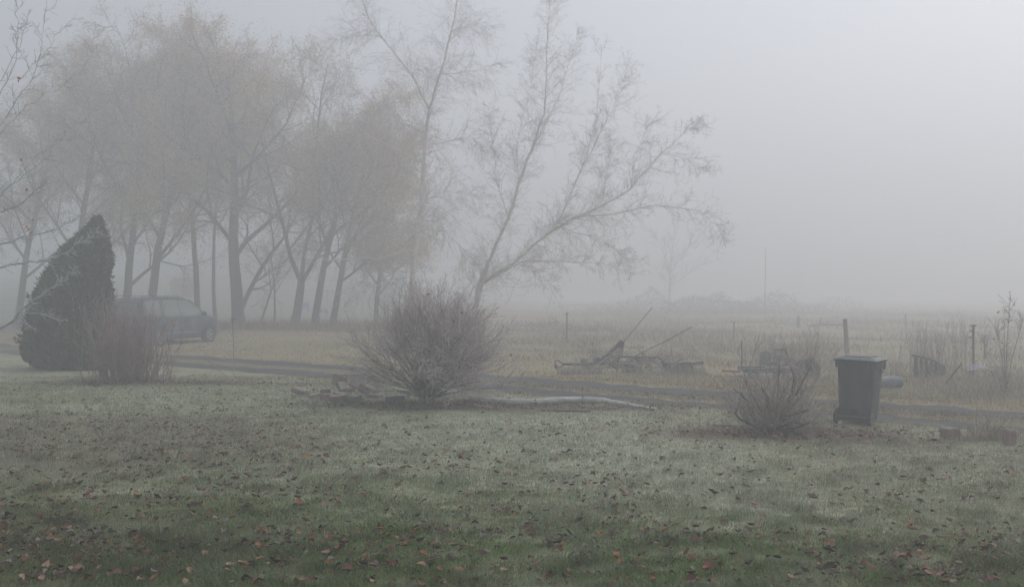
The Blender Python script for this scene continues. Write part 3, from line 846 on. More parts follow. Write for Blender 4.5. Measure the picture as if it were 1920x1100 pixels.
# pruned bush
def pruned_bush():
    base = G(1447, 812)
    root = thing('pruned_bush', base, 'pruned bush with thick cut stubs and a few orange leaves left of the wheelie bin', 'bush')
    T0, T1 = Tubes(), Tubes()
    sc = base.y / F
    def pt(px, py, dep=0): return Vector(((px - 1447) * sc, dep, (812 - py) * sc))
    limbs = [([(1447, 815), (1445, 790), (1440, 765), (1433, 740), (1424, 726)], .035, .018, -.1), ([(1447, 812), (1447, 780), (1446, 745)], .03, .018, .1),
             ([(1448, 812), (1456, 785), (1465, 755)], .026, .016, .15), ([(1450, 812), (1470, 780), (1490, 770), (1507, 764)], .03, .018, -.2),
             ([(1450, 814), (1485, 798), (1505, 785)], .03, .018, -.25), ([(1446, 814), (1470, 806), (1492, 806)], .032, .024, -.3),
             ([(1446, 814), (1425, 800), (1415, 780), (1405, 755), (1392, 738), (1380, 730)], .03, .008, .1),
             ([(1444, 816), (1420, 802), (1400, 790), (1382, 782), (1372, 768)], .026, .008, -.15),
             ([(1452, 812), (1475, 770), (1492, 740), (1500, 710), (1497, 690)], .036, .02, .3), ([(1492, 740), (1512, 715), (1528, 690), (1534, 680)], .02, .006, .3),
             ([(1475, 770), (1505, 745), (1522, 730)], .02, .008, .25), ([(1444, 814), (1430, 795), (1421, 788)], .036, .03, -.35),
             ([(1447, 814), (1436, 800), (1430, 790)], .04, .034, -.4), ([(1446, 814), (1460, 795), (1478, 786), (1488, 785)], .026, .02, -.4),
             ([(1447, 812), (1435, 780), (1420, 745), (1412, 725), (1410, 700)], .022, .006, .4), ([(1448, 812), (1462, 770), (1470, 730), (1478, 690), (1480, 676)], .022, .005, .5)]
    ends = []
    sp = [dict(n=5, wob=0.3, trop=0.5, sides=3, kids=(2, 4), **{'from': 0.2}, tip=0.5), dict(n=4, wob=0.35, trop=0.3, sides=3, kids=0, **{'from': 0.2}, ang=(15, 45), len=0.6, rad=0.7, rmin=0.0035, tip=0.6)]
    for path, r0, r1, dep in limbs:
        pts = []
        n = len(path)
        for q, (px, py) in enumerate(path):
            p = pt(px, py, dep * q / (n - 1) * 1.2); p += Vector((rnd.gauss(0, .006), 0, rnd.gauss(0, .006)))
            pts.append(p)
        fine = []
        for a, b in zip(pts, pts[1:]): fine += [a, a.lerp(b, .5) + Vector((rnd.gauss(0, .006),) * 3)]
        fine.append(pts[-1])
        m = len(fine)
        T0.add(fine, [r0 + (r1 - r0) * q / (m - 1) for q in range(m)], 7)
        ds = [(fine[min(q + 1, m - 1)] - fine[max(q - 1, 0)]).normalized() for q in range(m)]
        for q in range(11):
            bp, bd = along(fine, ds, rnd.uniform(0.15, 0.98))
            nd = (bd * 0.6 + perp(bd) * rnd.uniform(0.4, 1) + Vector((0, 0, 0.5))).normalized()
            grow([T1], bp, nd, rnd.uniform(0.18, 0.6), 0.0055, 0, sp, ends)
    for q in range(110):
        an = rnd.random() * 2 * PI
        p = Vector((rnd.gauss(0, 0.14), rnd.gauss(0, 0.14), 0))
        dv = Vector((math.cos(an) * 0.7, math.sin(an) * 0.5, rnd.uniform(0.35, 1.2))).normalized()
        grow([T1], p, dv, rnd.uniform(0.35, 0.85), 0.006, 0, sp, ends)
    T0.build('branches', mat('cut_limbs', (0.10, 0.075, 0.058), (0.05, 0.04, 0.033), 12.0, 0.95, frost=0.15, bump=0.5), root)
    T1.build('twigs', mat('brown_twigs', (0.30, 0.225, 0.18), (0.16, 0.12, 0.10), 5.0, 0.9, frost=0.5), root)
    P = np.array([tuple(pt(1480, 738, .1)), tuple(pt(1476, 752, 0)), tuple(pt(1478, 754, .05)), tuple(pt(1493, 757, 0)), tuple(pt(1445, 806, -.35)), tuple(pt(1440, 812, -.4)), tuple(pt(1508, 752, .1)), tuple(pt(1404, 793, -.3))])
    leaf_cloud('leaves', P, np.full(len(P), 0.06), np.tile([[0.42, 0.15, 0.05]], (len(P), 1)), M_foliage, root)
pruned_bush()

# dark cedar
def cedar():
    base = G(135, 690)
    d = base.y; sc = d / F
    root = thing('cedar_tree', base, 'dense dark green pointed cedar at the left behind the canes', 'tree')
    zt = (690 - 412) * sc
    T = Tubes()
    T.add([Vector((0, 0, -.05)), Vector((.1, 0, .5 * zt)), Vector((0.55, 0, 0.88 * zt))], [.13, .08, .03], 8)
    T.add([Vector((-.15, 0.1, -.05)), Vector((-.2, 0, .3 * zt)), Vector((-.05, 0, 0.6 * zt))], [.1, .06, .02], 8)
    T.build('trunk', M_bark, root)
    hk = np.array([0, .04, .10, .2, .35, .5, .65, .78, .88, .95, 1.0])
    Lx = np.array([80, 64, 54, 52, 62, 78, 95, 117, 150, 173, 182.]); Rx = np.array([208, 212, 213, 212, 210, 208, 205, 200, 193, 187, 183.])
    n = 17000
    h = rng.random(n) ** 1.15
    L = (np.interp(h, hk, Lx) - 135) * sc; Rr = (np.interp(h, hk, Rx) - 135) * sc
    c = (L + Rr) / 2; w_ = (Rr - L) / 2
    an = rng.random(n) * 2 * PI
    rad = 1 - 0.5 * rng.random(n) ** 1.8
    lump = 0.70 + 0.56 * fnoise(np.cos(an) * 2.2 + 33, np.sin(an) * 2.2 + h * 9, 3)
    x = c + w_ * rad * lump * np.cos(an); y = w_ * 0.95 * rad * lump * np.sin(an); z = 0.02 + h * zt
    x += rng.normal(0, .02, n)
    stray = rng.random(n) < 0.03
    x = np.where(stray, c + (x - c) * 1.12, x); y = np.where(stray, y * 1.12, y); z = np.where(stray, z + 0.05, z)
    out = np.stack([np.cos(an), np.sin(an), np.full(n, 1.1)], -1)
    hole = fnoise(np.cos(an) * 2.6 + 60, np.sin(an) * 2.6 + h * 7 + 12, 3)
    keep = (hole > 0.40) | (rad < 0.8)
    x, y, z, an, h, out = x[keep], y[keep], z[keep], an[keep], h[keep], out[keep]; n = len(x)
    V = []; C = []
    for s in range(5):                       # every clump is a fan of small flat sprays
        dirn = out + rng.normal(0, 0.5, (n, 3)); dirn /= np.linalg.norm(dirn, axis=1, keepdims=True)
        sd = np.cross(dirn, rng.normal(size=(n, 3))); sd /= np.linalg.norm(sd, axis=1, keepdims=True)
        ln = (0.06 + 0.09 * rng.random((n, 1))); wd_ = 0.016 + 0.014 * rng.random((n, 1))
        p = np.stack([x, y, z], -1) + rng.normal(0, .03, (n, 3))
        V.append(np.stack([p - dirn * ln * .3, p + sd * wd_ + dirn * ln * .2, p + dirn * ln * .8, p - sd * wd_ + dirn * ln * .2], 1))
        tone = np.array([[0.068, 0.082, 0.026]]) * (0.55 + 0.9 * rng.random((n, 1))) * (0.75 + 0.5 * fnoise(an * 2 + 8, h * 7 + 4, 2))[:, None]
        tone = np.where((rng.random((n, 1)) < 0.16), tone * np.array([[1.7, 1.25, 0.9]]), tone)
        tone = np.where((rng.random((n, 1)) < 0.10 * (h[:, None] > .3)), tone * 0.5 + 0.14, tone)
        C.append(np.repeat(tone, 4, 0))
    V = np.concatenate(V).reshape(-1, 3)
    V[:, 2] = np.maximum(V[:, 2], 0.015)
    mesh_np('crown', V, [np.arange(len(V)).reshape(-1, 4)], M_cedar, root, cols=np.concatenate(C))
cedar()

# rimed tree at the left edge; its trunk stands left of the picture
def rimed_tree():
    d = 14.0
    base = Vector((-9.3, d, Hf(-9.3, d)))
    root = thing('frosted_tree', base, 'rime covered twiggy tree reaching in from the left edge', 'tree')
    T0, T1 = Tubes(), Tubes()
    ends = []
    tr = [base - Vector((0, 0, .05)), base + Vector((0.05, 0, 0.8)), base + Vector((0.15, .05, 1.6)), base + Vector((0.3, 0.0, 2.6)), base + Vector((0.55, 0, 3.8)), base + Vector((0.8, .1, 5.0))]
    T0.add(tr, [.13, .11, .1, .085, .06, .03], 8)
    paths = [([(-190, 640), (-60, 640), (25, 608), (80, 561), (127, 536), (150, 520), (175, 502)], .022, .006, 0, -.5),
             ([(40, 600), (65, 585), (105, 590), (125, 597), (149, 597)], .009, .005, -.2, -.4), ([(55, 595), (70, 607), (92, 616)], .007, .004, -.2, -.4),
             ([(-120, 560), (-30, 510), (23, 494), (70, 487), (100, 475), (135, 452), (165, 430)], .018, .005, 0, .4),
             ([(-100, 500), (0, 455), (40, 440), (90, 425), (130, 395)], .016, .005, 0, .5), ([(-110, 430), (0, 370), (50, 340), (95, 310), (120, 290)], .016, .005, 0, -.4),
             ([(-90, 400), (-10, 250), (30, 190), (75, 160), (110, 120)], .016, .005, 0, .6), ([(-60, 300), (0, 190), (38, 120), (45, 60), (46, 10), (48, -30)], .016, .004, 0, -.3),
             ([(-60, 320), (20, 200), (55, 140), (68, 80), (70, 20), (68, -20)], .014, .004, 0, .3), ([(38, 150), (80, 90), (98, 50), (120, 10)], .009, .004, 0, .4),
             ([(0, 370), (40, 300), (85, 240), (120, 205)], .011, .004, 0, .8), ([(-100, 480), (10, 400), (60, 390), (100, 370), (140, 350)], .012, .004, 0, -.8),
             ([(-60, 250), (10, 110), (22, 50), (24, 0)], .012, .004, 0, .5), ([(100, 140), (140, 85), (146, 30)], .006, .003, .6, .6)]
    sp = [dict(n=4, wob=0.45, trop=0.2, sides=4, kids=(1, 4), **{'from': 0.2}, tip=0.7), dict(n=3, wob=0.4, trop=0.1, sides=3, kids=0, **{'from': 0.2}, ang=(25, 60), len=0.5, rad=0.8, rmin=0.0032, tip=0.8)]
    for path, r0, r1, d0, d1 in paths:
        n = len(path)
        pts = []
        for q, (px, py) in enumerate(path):
            p = W(px, py, d); p.y = d + d0 + (d1 - d0) * q / (n - 1)
            pts.append(p)
        fine = []
        for a, b in zip(pts, pts[1:]):
            for s in range(4):
                fine.append(a.lerp(b, s / 4) + (Vector((rnd.gauss(0, .012), rnd.gauss(0, .012), rnd.gauss(0, .012))) if s else Vector()))
        fine.append(pts[-1])
        m = len(fine)
        if path[0][1] < 460: r0, r1 = r0 * 0.5, 0.0028
        T0.add(fine, [r0 + (r1 - r0) * q / (m - 1) for q in range(m)], 5)
        ds = [(fine[min(q + 1, m - 1)] - fine[max(q - 1, 0)]).normalized() for q in range(m)]
        length = sum((fine[q + 1] - fine[q]).length for q in range(m - 1))
        up = path[0][1] < 460
        for q in range(int(length * (22 if not up else 9))):
            bp, bd = along(fine, ds, rnd.uniform(0.1, 0.99))
            ang = R(rnd.uniform(30, 75))
            nd = (bd * math.cos(ang) + perp(bd) * math.sin(ang)).normalized()
            grow([T1], bp, nd, rnd.uniform(0.05, 0.17) if not up else rnd.uniform(0.08, 0.3), 0.0034, 0, sp, ends)
    T0.build('branches', M_rime, root, base)
    T1.build('twigs', M_rime, root, base)
    P = []
    for (px, py) in [(53, 430), (55, 440), (56, 448), (58, 438), (50, 425), (47, 456), (62, 412), (35, 152), (36, 147), (52, 330), (50, 356), (40, 300), (60, 275), (55, 395)]:
        p = W(px, py, d + rnd.uniform(-.3, .3)); P.append(tuple(p))
    leaf_cloud('leaves', np.array(P), 0.05 + 0.03 * rng.random(len(P)), np.tile([[0.45, 0.15, 0.05]], (len(P), 1)), M_foliage, root, base)
rimed_tree()

# young whippy tree at the right edge
def whip_tree():
    base = G(1885, 742)
    root = thing('young_tree', base, 'whippy young tree with a few orange leaves at the right edge', 'tree')
    sc = base.y / F
    T = Tubes(); ends = []
    sp = [dict(n=4, wob=0.3, trop=0.4, sides=3, kids=(1, 3), **{'from': 0.2}, tip=0.6), dict(n=3, wob=0.3, trop=0.3, sides=3, kids=0, **{'from': 0.2}, ang=(15, 40), len=0.6, rad=0.7, rmin=0.003, tip=0.7)]
    tops = [(1893, 552), (1885, 575), (1872, 600), (1862, 610), (1850, 628), (1900, 600), (1912, 560), (1925, 590), (1878, 640), (1840, 650), (1895, 660)]
    P = []
    for px, py in tops:
        tp = Vector(((px - 1885) * sc, rnd.uniform(-.4, .4), (742 - py) * sc))
        m = Vector((tp.x * 0.35, tp.y * .4, tp.z * 0.5))
        pts = [Vector((rnd.gauss(0, .05), rnd.gauss(0, .05), -.02)), m * 0.5, m, m.lerp(tp, .5), tp]
        T.add(pts, [.008, .006, .005, .004, .003], 4)
        for q in range(9):
            f = rnd.uniform(.25, 1); a = pts[2].lerp(tp, f) if f > .5 else m * f * 2
            grow([T], a, Vector((rnd.gauss(0, .6), rnd.gauss(0, .6), 1)).normalized(), rnd.uniform(.12, .3), .003, 0, sp, ends)
        if py < 640:
            for q in range(7 if py < 580 else 2):
                P.append(tuple(m.lerp(tp, rnd.uniform(.45, 1)) + Vector((rnd.gauss(0, .05), rnd.gauss(0, .05), rnd.gauss(0, .05)))))
    T.build('stems', M_bush_wood, root)
    leaf_cloud('leaves', np.array(P), 0.05 + 0.03 * rng.random(len(P)), np.where(rng.random((len(P), 1)) < .6, np.array([[.50, .20, .07]]), np.array([[.5, .33, .08]])), M_foliage, root)
whip_tree()

# bare weed stalks between cart and fence posts
T = Tubes()
for q in range(420):
    d = rnd.uniform(21.5, 30)
    px = rnd.choice([rnd.gauss(1800, 50), rnd.gauss(1500, 45), rnd.gauss(1740, 25), rnd.uniform(1350, 1890)])
    x = (px - CX) / F * d
    u, v = track_uv(x, d)
    if v < 1.9: continue
    p = Vector((x, d, Hf(x, d) - .02))
    dv = Vector((rnd.gauss(0, .1), rnd.gauss(0, .1), 1)).normalized()
    L = rnd.uniform(.35, 1.0) * (1.35 if px > 1700 else 1)
    pts, ds, _ = limb(T, p, dv, L, .005, 6, .12, .05, 3, .5)
    for s in range(rnd.randint(1, 4)):
        bp, bd = along(pts, ds, rnd.uniform(.4, .95))
        limb(T, bp, (bd + perp(bd) * .7).normalized(), rnd.uniform(.08, .25), .0035, 3, .2, .3, 3, .7)
o = T.build('weed_stalks', mat('dry_stalks', (0.25, 0.19, 0.15), (0.17, 0.13, 0.11), 4, 0.9, frost=0.4))
tag(o, 'thin bare weed stalks standing in the field beyond the track', 'weeds', kind='stuff')

# far hedges lost in the fog
def hedge(x0, x1, d, h, n, seed, label):
    x = (x0 + x1) / 2 + (x1 - x0) * 0.24 * rng.normal(size=n)
    e = np.exp(-((x - (x0 + x1) / 2) / ((x1 - x0) * 0.36)) ** 2)
    top = h * (0.15 + 1.5 * fnoise(x * 0.35 + seed, x * 0 + seed, 4) ** 1.6) * (0.25 + 0.75 * e)
    y = d + rng.normal(0, 1.5, n)
    z = H(x, y) + top * rng.random(n) ** 1.7
    c = np.array([[0.12, 0.105, 0.085]]) * (0.6 + 0.8 * rng.random((n, 1)))
    o = leaf_cloud('hedge', np.stack([x, y, z], -1), (0.05 + 0.09 * rng.random(n)) * d / 88, c, M_foliage)
    tag(o, label, 'hedge')
hedge(-1.5, 7, 52, 0.9, 5000, 3, 'low brushy scrub showing in the fog between the round bush and the scrap heap')
hedge(6, 30, 88, 3.2, 22000, 9, 'faint scrubby hedge far behind the scrap heap')
hedge(-50, -8, 125, 4.5, 30000, 15, 'faint hedge along the top of the pasture behind the tree row')

# ------------------------------------------------------------------ minivan
def minivan():
    rear = W(266, 652, 36.2)
    root = thing('minivan', (0, 0, 0), 'dark blue minivan parked on the grass under the trees, seen from behind its right side', 'van')
    M_paint = mat('blue_paint', (0.018, 0.034, 0.075), (0.022, 0.038, 0.07), 3.0, 0.35, frost=0.07)
    M_glass = mat('van_glass', (0.17, 0.21, 0.20), (0.13, 0.17, 0.165), 2.0, 0.12)
    M_trim = mat('grey_trim', (0.16, 0.17, 0.18), (0.12, 0.13, 0.14), 5, 0.6, frost=0.2)
    M_dark = mat('black_underside', (0.012, 0.012, 0.013), (0.018, 0.018, 0.018), 5, 0.9)
    M_wheel = mat('alloy', (0.38, 0.39, 0.40), (0.3, 0.3, 0.31), 8, 0.45)
    M_tail = mat('tail_red', (0.55, 0.03, 0.03), (0.4, 0.02, 0.02), 8, 0.3)
    M_amber = mat('amber', (0.7, 0.28, 0.04), (0.6, 0.22, 0.03), 8, 0.3)
    M_pale = mat('pale_patch', (0.20, 0.20, 0.19), (0.08, 0.085, 0.09), 5, 0.9)
    # x forward from the rear bumper, y left
    hw = 0.95
    def half(z, belt, top, rh):
        if z <= 0.45: return hw * (0.94 + 0.06 * max(0, (z - 0.25) / 0.2))
        if z <= belt: return hw - 0.015 * (z - 0.45) / max(belt - 0.45, .01)
        f = (z - belt) / max(top - belt, 0.01)
        return (hw - 0.015) * (1 - f) + rh * f
    #       x    bottom belt top  roofhalf width scale
    st = [(0.00, 0.42, 0.92, 0.98, 0.80, 0.90), (0.05, 0.34, 1.02, 1.20, 0.80, 0.97), (0.14, 0.30, 1.05, 1.62, 0.74, 1.0), (0.30, 0.28, 1.05, 1.74, 0.73, 1.0), (0.9, 0.26, 1.05, 1.79, 0.73, 1.0), (1.9, 0.26, 1.05, 1.80, 0.73, 1.0),
          (2.7, 0.26, 1.05, 1.77, 0.72, 1.0), (3.05, 0.26, 1.05, 1.68, 0.72, 1.0), (3.4, 0.26, 1.05, 1.47, 0.74, 1.0), (3.8, 0.26, 1.04, 1.20, 0.80, 1.0), (4.0, 0.26, 1.01, 1.09, 0.82, 0.995), (4.35, 0.26, 0.93, 0.99, 0.80, 0.97), (4.62, 0.27, 0.80, 0.87, 0.74, 0.90), (4.76, 0.30, 0.62, 0.70, 0.66, 0.80), (4.80, 0.36, 0.52, 0.56, 0.6, 0.74)]
    rings = []
    for x, zb, belt, top, rh, ws in st:
        zs = [zb, 0.45 if zb < .43 else zb + .02, 0.5 * (0.45 + belt), belt, belt + 0.5 * (top - belt), top - 0.12 * (top - belt)]
        right = [(half(z, belt, top, rh) * ws, z) for z in zs] + [(rh * ws * 0.82, top - 0.01), (rh * ws * 0.4, top)]
        ring = [(x, -y, z) for y, z in right] + [(x, y, z) for y, z in right[::-1]]
        rings.append(ring)
    body = BM().loft(rings).build('body', M_paint, root, smooth=35)
    def side_y(x, z):
        xs = [s[0] for s in st]
        g_ = lambda k: float(np.interp(x, xs, [s[k] for s in st]))
        return half(z, g_(2), g_(3), g_(4)) * g_(5)
    def window(name, outline, s, off=0.008, m=M_glass):
        # a curved pane laid on the side of the body
        b = BM()
        nn = 8
        lo, hi = outline              # lower edge and upper edge as (x,z) pairs
        rows = []
        for a in range(nn + 1):
            fa = a / nn
            P0 = (lo[0][0] + (lo[1][0] - lo[0][0]) * fa, lo[0][1] + (lo[1][1] - lo[0][1]) * fa)
            xs = [h_[0] for h_ in hi]; zs = [h_[1] for h_ in hi]
            tx = xs[0] + (xs[-1] - xs[0]) * fa
            P1 = (tx, float(np.interp(tx, xs, zs)))
            rows.append([(P0[0] + (P1[0] - P0[0]) * q / 4, P0[1] + (P1[1] - P0[1]) * q / 4) for q in range(5)])
        vs = [[b.b.verts.new((x, s * (side_y(x, z) + off), z)) for x, z in r] for r in rows]
        for r0, r1 in zip(vs, vs[1:]):
            for q in range(4): b.b.faces.new((r0[q], r1[q], r1[q + 1], r0[q + 1]))
        return b.build(name, m, root, smooth=60)
    for s in (-1, 1):
        window('side_window', (((0.32, 1.10), (1.10, 1.08)), [(0.36, 1.64), (1.10, 1.68)]), s)
        window('side_window', (((1.26, 1.08), (2.18, 1.07)), [(1.26, 1.68), (2.10, 1.68)]), s)
        window('side_window', (((2.30, 1.07), (3.58, 1.07)), [(2.22, 1.68), (2.75, 1.65), (3.08, 1.52)]), s)
    # windscreen and rear window
    b = BM()
    P = [(3.92, 1.14, .72), (3.6, 1.35, .69), (3.25, 1.57, .65), (3.08, 1.67, .62)]
    v = [[b.b.verts.new((x + .012, y * hf, z + .012)) for y in (-1, -.5, 0, .5, 1)] for x, z, hf in P]
    for r0, r1 in zip(v, v[1:]):
        for q in range(4): b.b.faces.new((r0[q], r1[q], r1[q + 1], r0[q + 1]))
    b.build('windscreen', M_glass, root, smooth=60)
    b = BM()
    P = [(0.035, 1.10, .74), (0.09, 1.35, .70), (0.135, 1.60, .64)]
    v = [[b.b.verts.new((x - .02, y * hf, z)) for y in (-1, -.5, 0, .5, 1)] for x, z, hf in P]
    for r0, r1 in zip(v, v[1:]):
        for q in range(4): b.b.faces.new((r0[q], r0[q + 1], r1[q + 1], r1[q]))
    b.build('rear_window', M_glass, root, smooth=60)
    for s in (-1, 1):
        BM().box((0.06, s * 0.87, 0.88), (0.10, 0.14, 0.32), bev=.015).build('tail_light', M_tail, root)
        BM().box((4.64, s * 0.70, 0.70), (0.12, 0.26, 0.12), bev=.02).build('headlight', M_trim, root)
        BM().box((4.56, s * 0.855, 0.66), (0.12, 0.05, 0.08), bev=.01).build('turn_signal', M_amber, root)
        mr = BM().box((3.45, s * 1.04, 1.14), (0.10, 0.20, 0.15), bev=.03).build('door_mirror', M_dark, root)
        BM().box((2.0, s * 0.952, 0.47), (2.3, 0.02, 0.07), bev=.006).build('side_moulding', M_trim, root)
        BM().box((1.62, s * 0.955, 0.90), (0.16, 0.03, 0.05), bev=.01).build('door_handle', M_dark, root)
        BM().box((2.52, s * 0.955, 0.90), (0.16, 0.03, 0.05), bev=.01).build('door_handle', M_dark, root)
        for x, z, rx in ((1.88, 0.72, .20), (2.95, 0.80, .22)):
            BM().lathe([(rx, 0), (rx * .98, .006), (rx * .6, .008)], (x, s * 0.942, z), (R(90) * -s, 0, 0), 18).build('door_patch', M_pale, root)
        for x in (0.95, 3.88):
            BM().lathe([(0.40, 0), (0.40, .02), (0.30, .02)], (x, s * 0.94, 0.36), (R(90) * -s, 0, 0), 26).build('wheel_arch', M_dark, root)
            wl = BM().lathe([(.20, -.11), (.30, -.11), (.325, -.08), (.33, 0), (.325, .08), (.30, .11), (.20, .11)], (x, s * 0.90, 0.33), (R(90) * -s, 0, 0), 28).build('wheel', M_rubber, root, smooth=35)
            wm = BM().lathe([(.215, .02), (.215, .115), (.19, .118), (.17, .085), (.05, .09), (.045, .12)], (x, s * 0.90, 0.33), (R(90) * -s, 0, 0), 20)
            for q in range(5):
                a = 2 * PI * q / 5
                wm.box((x + .12 * math.cos(a), s * (0.90 + .108), 0.33 + .12 * math.sin(a)), (.16, .02, .055), (0, -a, 0), bev=.006)
            rim = wm.build('rim', M_wheel, None, smooth=35)
            rim.parent = wl
        BM().tube([(.5, s * .62, 1.80), (.55, s * .62, 1.845), (2.4, s * .62, 1.835), (2.5, s * .62, 1.78)], .016, 6).build('roof_rail', M_trim, root)
    BM().box((0.0, 0, 0.50), (0.14, 1.72, 0.20), bev=.04).build('bumper', M_trim, root)
    BM().box((2.4, 0, 0.28), (4.3, 1.6, 0.10)).build('underbody', M_dark, root)
    BM().tube([(.02, 0.2, 1.00), (-.03, 0.15, 1.0), (-.03, -0.15, 1.0), (.02, -.2, 1.0)], .015, 6).build('tailgate_handle', M_trim, root)
    ang = R(71)
    fx, fy = math.cos(ang), math.sin(ang)
    # put the rear right corner (x=0, y=-0.93) where the tail lamp stands
    cx = rear.x - (-(-0.93) * fy) ; cy = 36.4 - (-0.93 * fx)
    cx = rear.x - 0.93 * fy; cy = rear.y + 0.93 * fx
    root.location = (cx, cy, Hf(cx + 2.4 * fx, cy + 2.4 * fy) - 0.02)
    root.rotation_euler = (0, 0, ang)
minivan()

# ------------------------------------------------------------------ wheelie bin
def wheelie_bin():
    d = 15.45
    c = W(1610, 790, d)
    root = thing('wheelie_bin', (c.x, d, Hf(c.x, d)), 'dark grey two wheeled rubbish bin standing at the edge of the track', 'bin', rz=-R(33))
    root.rotation_euler = (0, R(1.6), -R(33))
    # local: back (handle, wheels) towards -y, front +y
    def ring(z, wx, y0, y1, r=.05, n=4):
        pts = []
        for (sx, yy, a0) in ((1, y1, 0), (-1, y1, 90), (-1, y0, 180), (1, y0, 270)):
            sy = 1 if yy == y1 else -1
            for q in range(n + 1):
                a = R(a0 + 90 * q / n)
                pts.append((sx * (wx - r) + r * math.cos(a), yy - sy * r + r * math.sin(a), z))
        return pts
    zb, zt = 0.05, 0.93
    prof = [(zb, .232, -.24, .17), (.10, .238, -.25, .18), (.30, .246, -.262, .212), (.31, .246, -.262, .215), (.62, .258, -.272, .268), (.64, .262, -.275, .275), (.86, .27, -.285, .31), (zt, .273, -.29, .325)]
    b = BM().loft([ring(*p) for p in prof])
    b.build('body', M_bin, root, smooth=40)
    BM().loft([ring(.845, .283, -.292, .322), ring(.85, .300, -.31, .345), ring(.925, .305, -.315, .352), ring(.932, .29, -.30, .335)]).build('rim', M_bin, root, smooth=30)
    # lid: shallow dome with lip and raised panel, overhanging the front
    b = BM().loft([ring(.936, .318, -.325, .375, .06), ring(.965, .322, -.33, .382, .06), ring(.972, .312, -.32, .37, .06), ring(.995, .29, -.29, .33, .06), ring(1.002, .27, -.27, .30, .06)])
    b.box((0, .02, 1.006), (.40, .42, .018), bev=.006)
    lid = b.build('lid', M_bin, root, smooth=35)
    BM().tube([(-.24, -.29, .955), (-.24, -.375, .965), (-.20, -.395, .967), (.20, -.395, .967), (.24, -.375, .965), (.24, -.29, .955)], .016, 8).build('handle', M_bin, root, smooth=50)
    b = BM()
    for s in (-1, 1): b.box((s * .165, -.315, .90), (.05, .06, .07), bev=.01)
    b.build('hinge', M_bin, root)
    # wheel housings recess, ribs on the back, lower bar socket
    b = BM()
    b.box((0, -.243, .19), (.12, .03, .11), bev=.012)  # solid near-black block in place of a hollow socket
    b.build('grip_socket', mat('bin_near_black', (0.014, 0.015, 0.016), (0.018, 0.018, 0.019), 5, .7), root)
    b = BM()
    for s in (-1, 1):
        b.box((s * .20, -.262, .52), (.016, .014, .56), (R(-3.4), 0, 0), bev=.004)
    b.box((0, -.255, .34), (.36, .012, .012), bev=.003)
    b.build('rib', M_bin, root)
    BM().tube([(-.25, -.315, .125), (.25, -.315, .125)], .012, 8).build('axle', mat('zinc', (0.10, 0.10, 0.09), (0.07, 0.07, 0.06), 8, .5), root)
    for s in (-1, 1):
        wl = BM().lathe([(.05, -.025), (.105, -.028), (.122, -.02), (.125, 0), (.122, .02), (.105, .028), (.05, .025)], (s * .242, -.315, .125), (0, R(90), 0), 26).build('wheel', M_rubber, root, smooth=35)
        hb = BM().lathe([(.095, -.03), (.085, -.034), (.03, -.03), (.025, -.04)], (s * .242, -.315, .125), (0, R(90 if s < 0 else -90), 0), 18).build('hub', mat('hub_grey', (0.10, 0.105, 0.11), (0.07, 0.075, 0.08), 9, .6), None, smooth=35)
        hb.parent = wl
    # moulded latch post and worn pale mark on the right flank
    BM().box((.283, .16, .80), (.012, .14, .09), bev=.004).build('label_panel', mat('worn_label', (0.22, 0.23, 0.23), (0.06, 0.065, 0.07), 30, .8), root)
    BM().box((.297, .25, .875), (.02, .10, .12), bev=.006).build('lift_bracket', M_bin, root)
    BM().box((0, .27, .60), (.36, .05, .03), (R(8), 0, 0), bev=.01).build('lift_bar', M_bin, root)
wheelie_bin()

# small white scrap by the bin wheel
p = G(1574, 796)
o = BM().box((0, 0, .025), (.07, .06, .05), (.2, .3, .5), bev=.012, jit=.008).build('crumpled_paper', mat('white_paper', (.7, .7, .7), (.6, .6, .6), 20, .9), loc=p)
tag(o, 'small crumpled white scrap by the left wheel of the rubbish bin', 'litter')

# ------------------------------------------------------------------ concrete blocks
def block(px, py, size, rot, label, m=None, lift=0.0, group=None, d=None):
    p = G(px, py)
    if d: p = W(px, py, d); p.z = Hf(p.x, d)
    b = BM().box((0, 0, 0), size, bev=.014, jit=.007)
    o = b.build('concrete_block', m or M_brick)
    E = Euler(rot).to_matrix()
    low = min((E @ Vector((sx * size[0] / 2, sy * size[1] / 2, sz * size[2] / 2))).z for sx in (-1, 1) for sy in (-1, 1) for sz in (-1, 1))
    o.rotation_euler = rot
    o.location = (p.x, p.y, p.z - low - 0.012 + lift)
    return tag(o, label, 'block', group or 'concrete blocks heaped by the round bush')
block(638, 732, (.29, .10, .22), (R(-8), R(3), R(6)), 'brownish red block standing upright at the top of the heap', lift=.10)
block(641, 744, (.26, .22, .08), (R(0), R(0), R(-20)), 'flat block at the foot of the upright block in the heap')
block(641, 738, (.20, .20, .09), (R(52), R(0), R(48)), 'grey block leaning cornerwise against the upright block', M_greyblock, lift=.04)
block(668, 735, (.24, .09, .19), (R(-25), R(24), R(10)), 'red block tilted right of the upright block', lift=.05)
block(610, 742, (.19, .17, .13), (0, 0, R(12)), 'squarish block at the left back of the heap', lift=.02)
block(562, 742, (.32, .15, .10), (R(4), R(14), R(-28)), 'red block lying apart at the left end of the heap')
block(590, 746, (.22, .18, .07), (R(6), R(-8), R(24)), 'half sunk block just right of the leftmost block')
block(613, 750, (.22, .20, .12), (0, R(2), R(-6)), 'block at the left front of the heap')
block(634, 752, (.29, .20, .11), (R(2), R(-3), R(22)), 'red block at the middle front of the heap')
block(664, 753, (.22, .20, .12), (0, R(3), R(-32)), 'grey cube like block at the right front of the heap', M_greyblock)
block(655, 741, (.24, .18, .07), (R(-6), R(-4), R(8)), 'flat red block behind the front row of the heap', lift=.06)
block(684, 743, (.26, .06, .16), (R(0), R(34), R(-12)), 'thin slab propped on edge at the right of the heap')
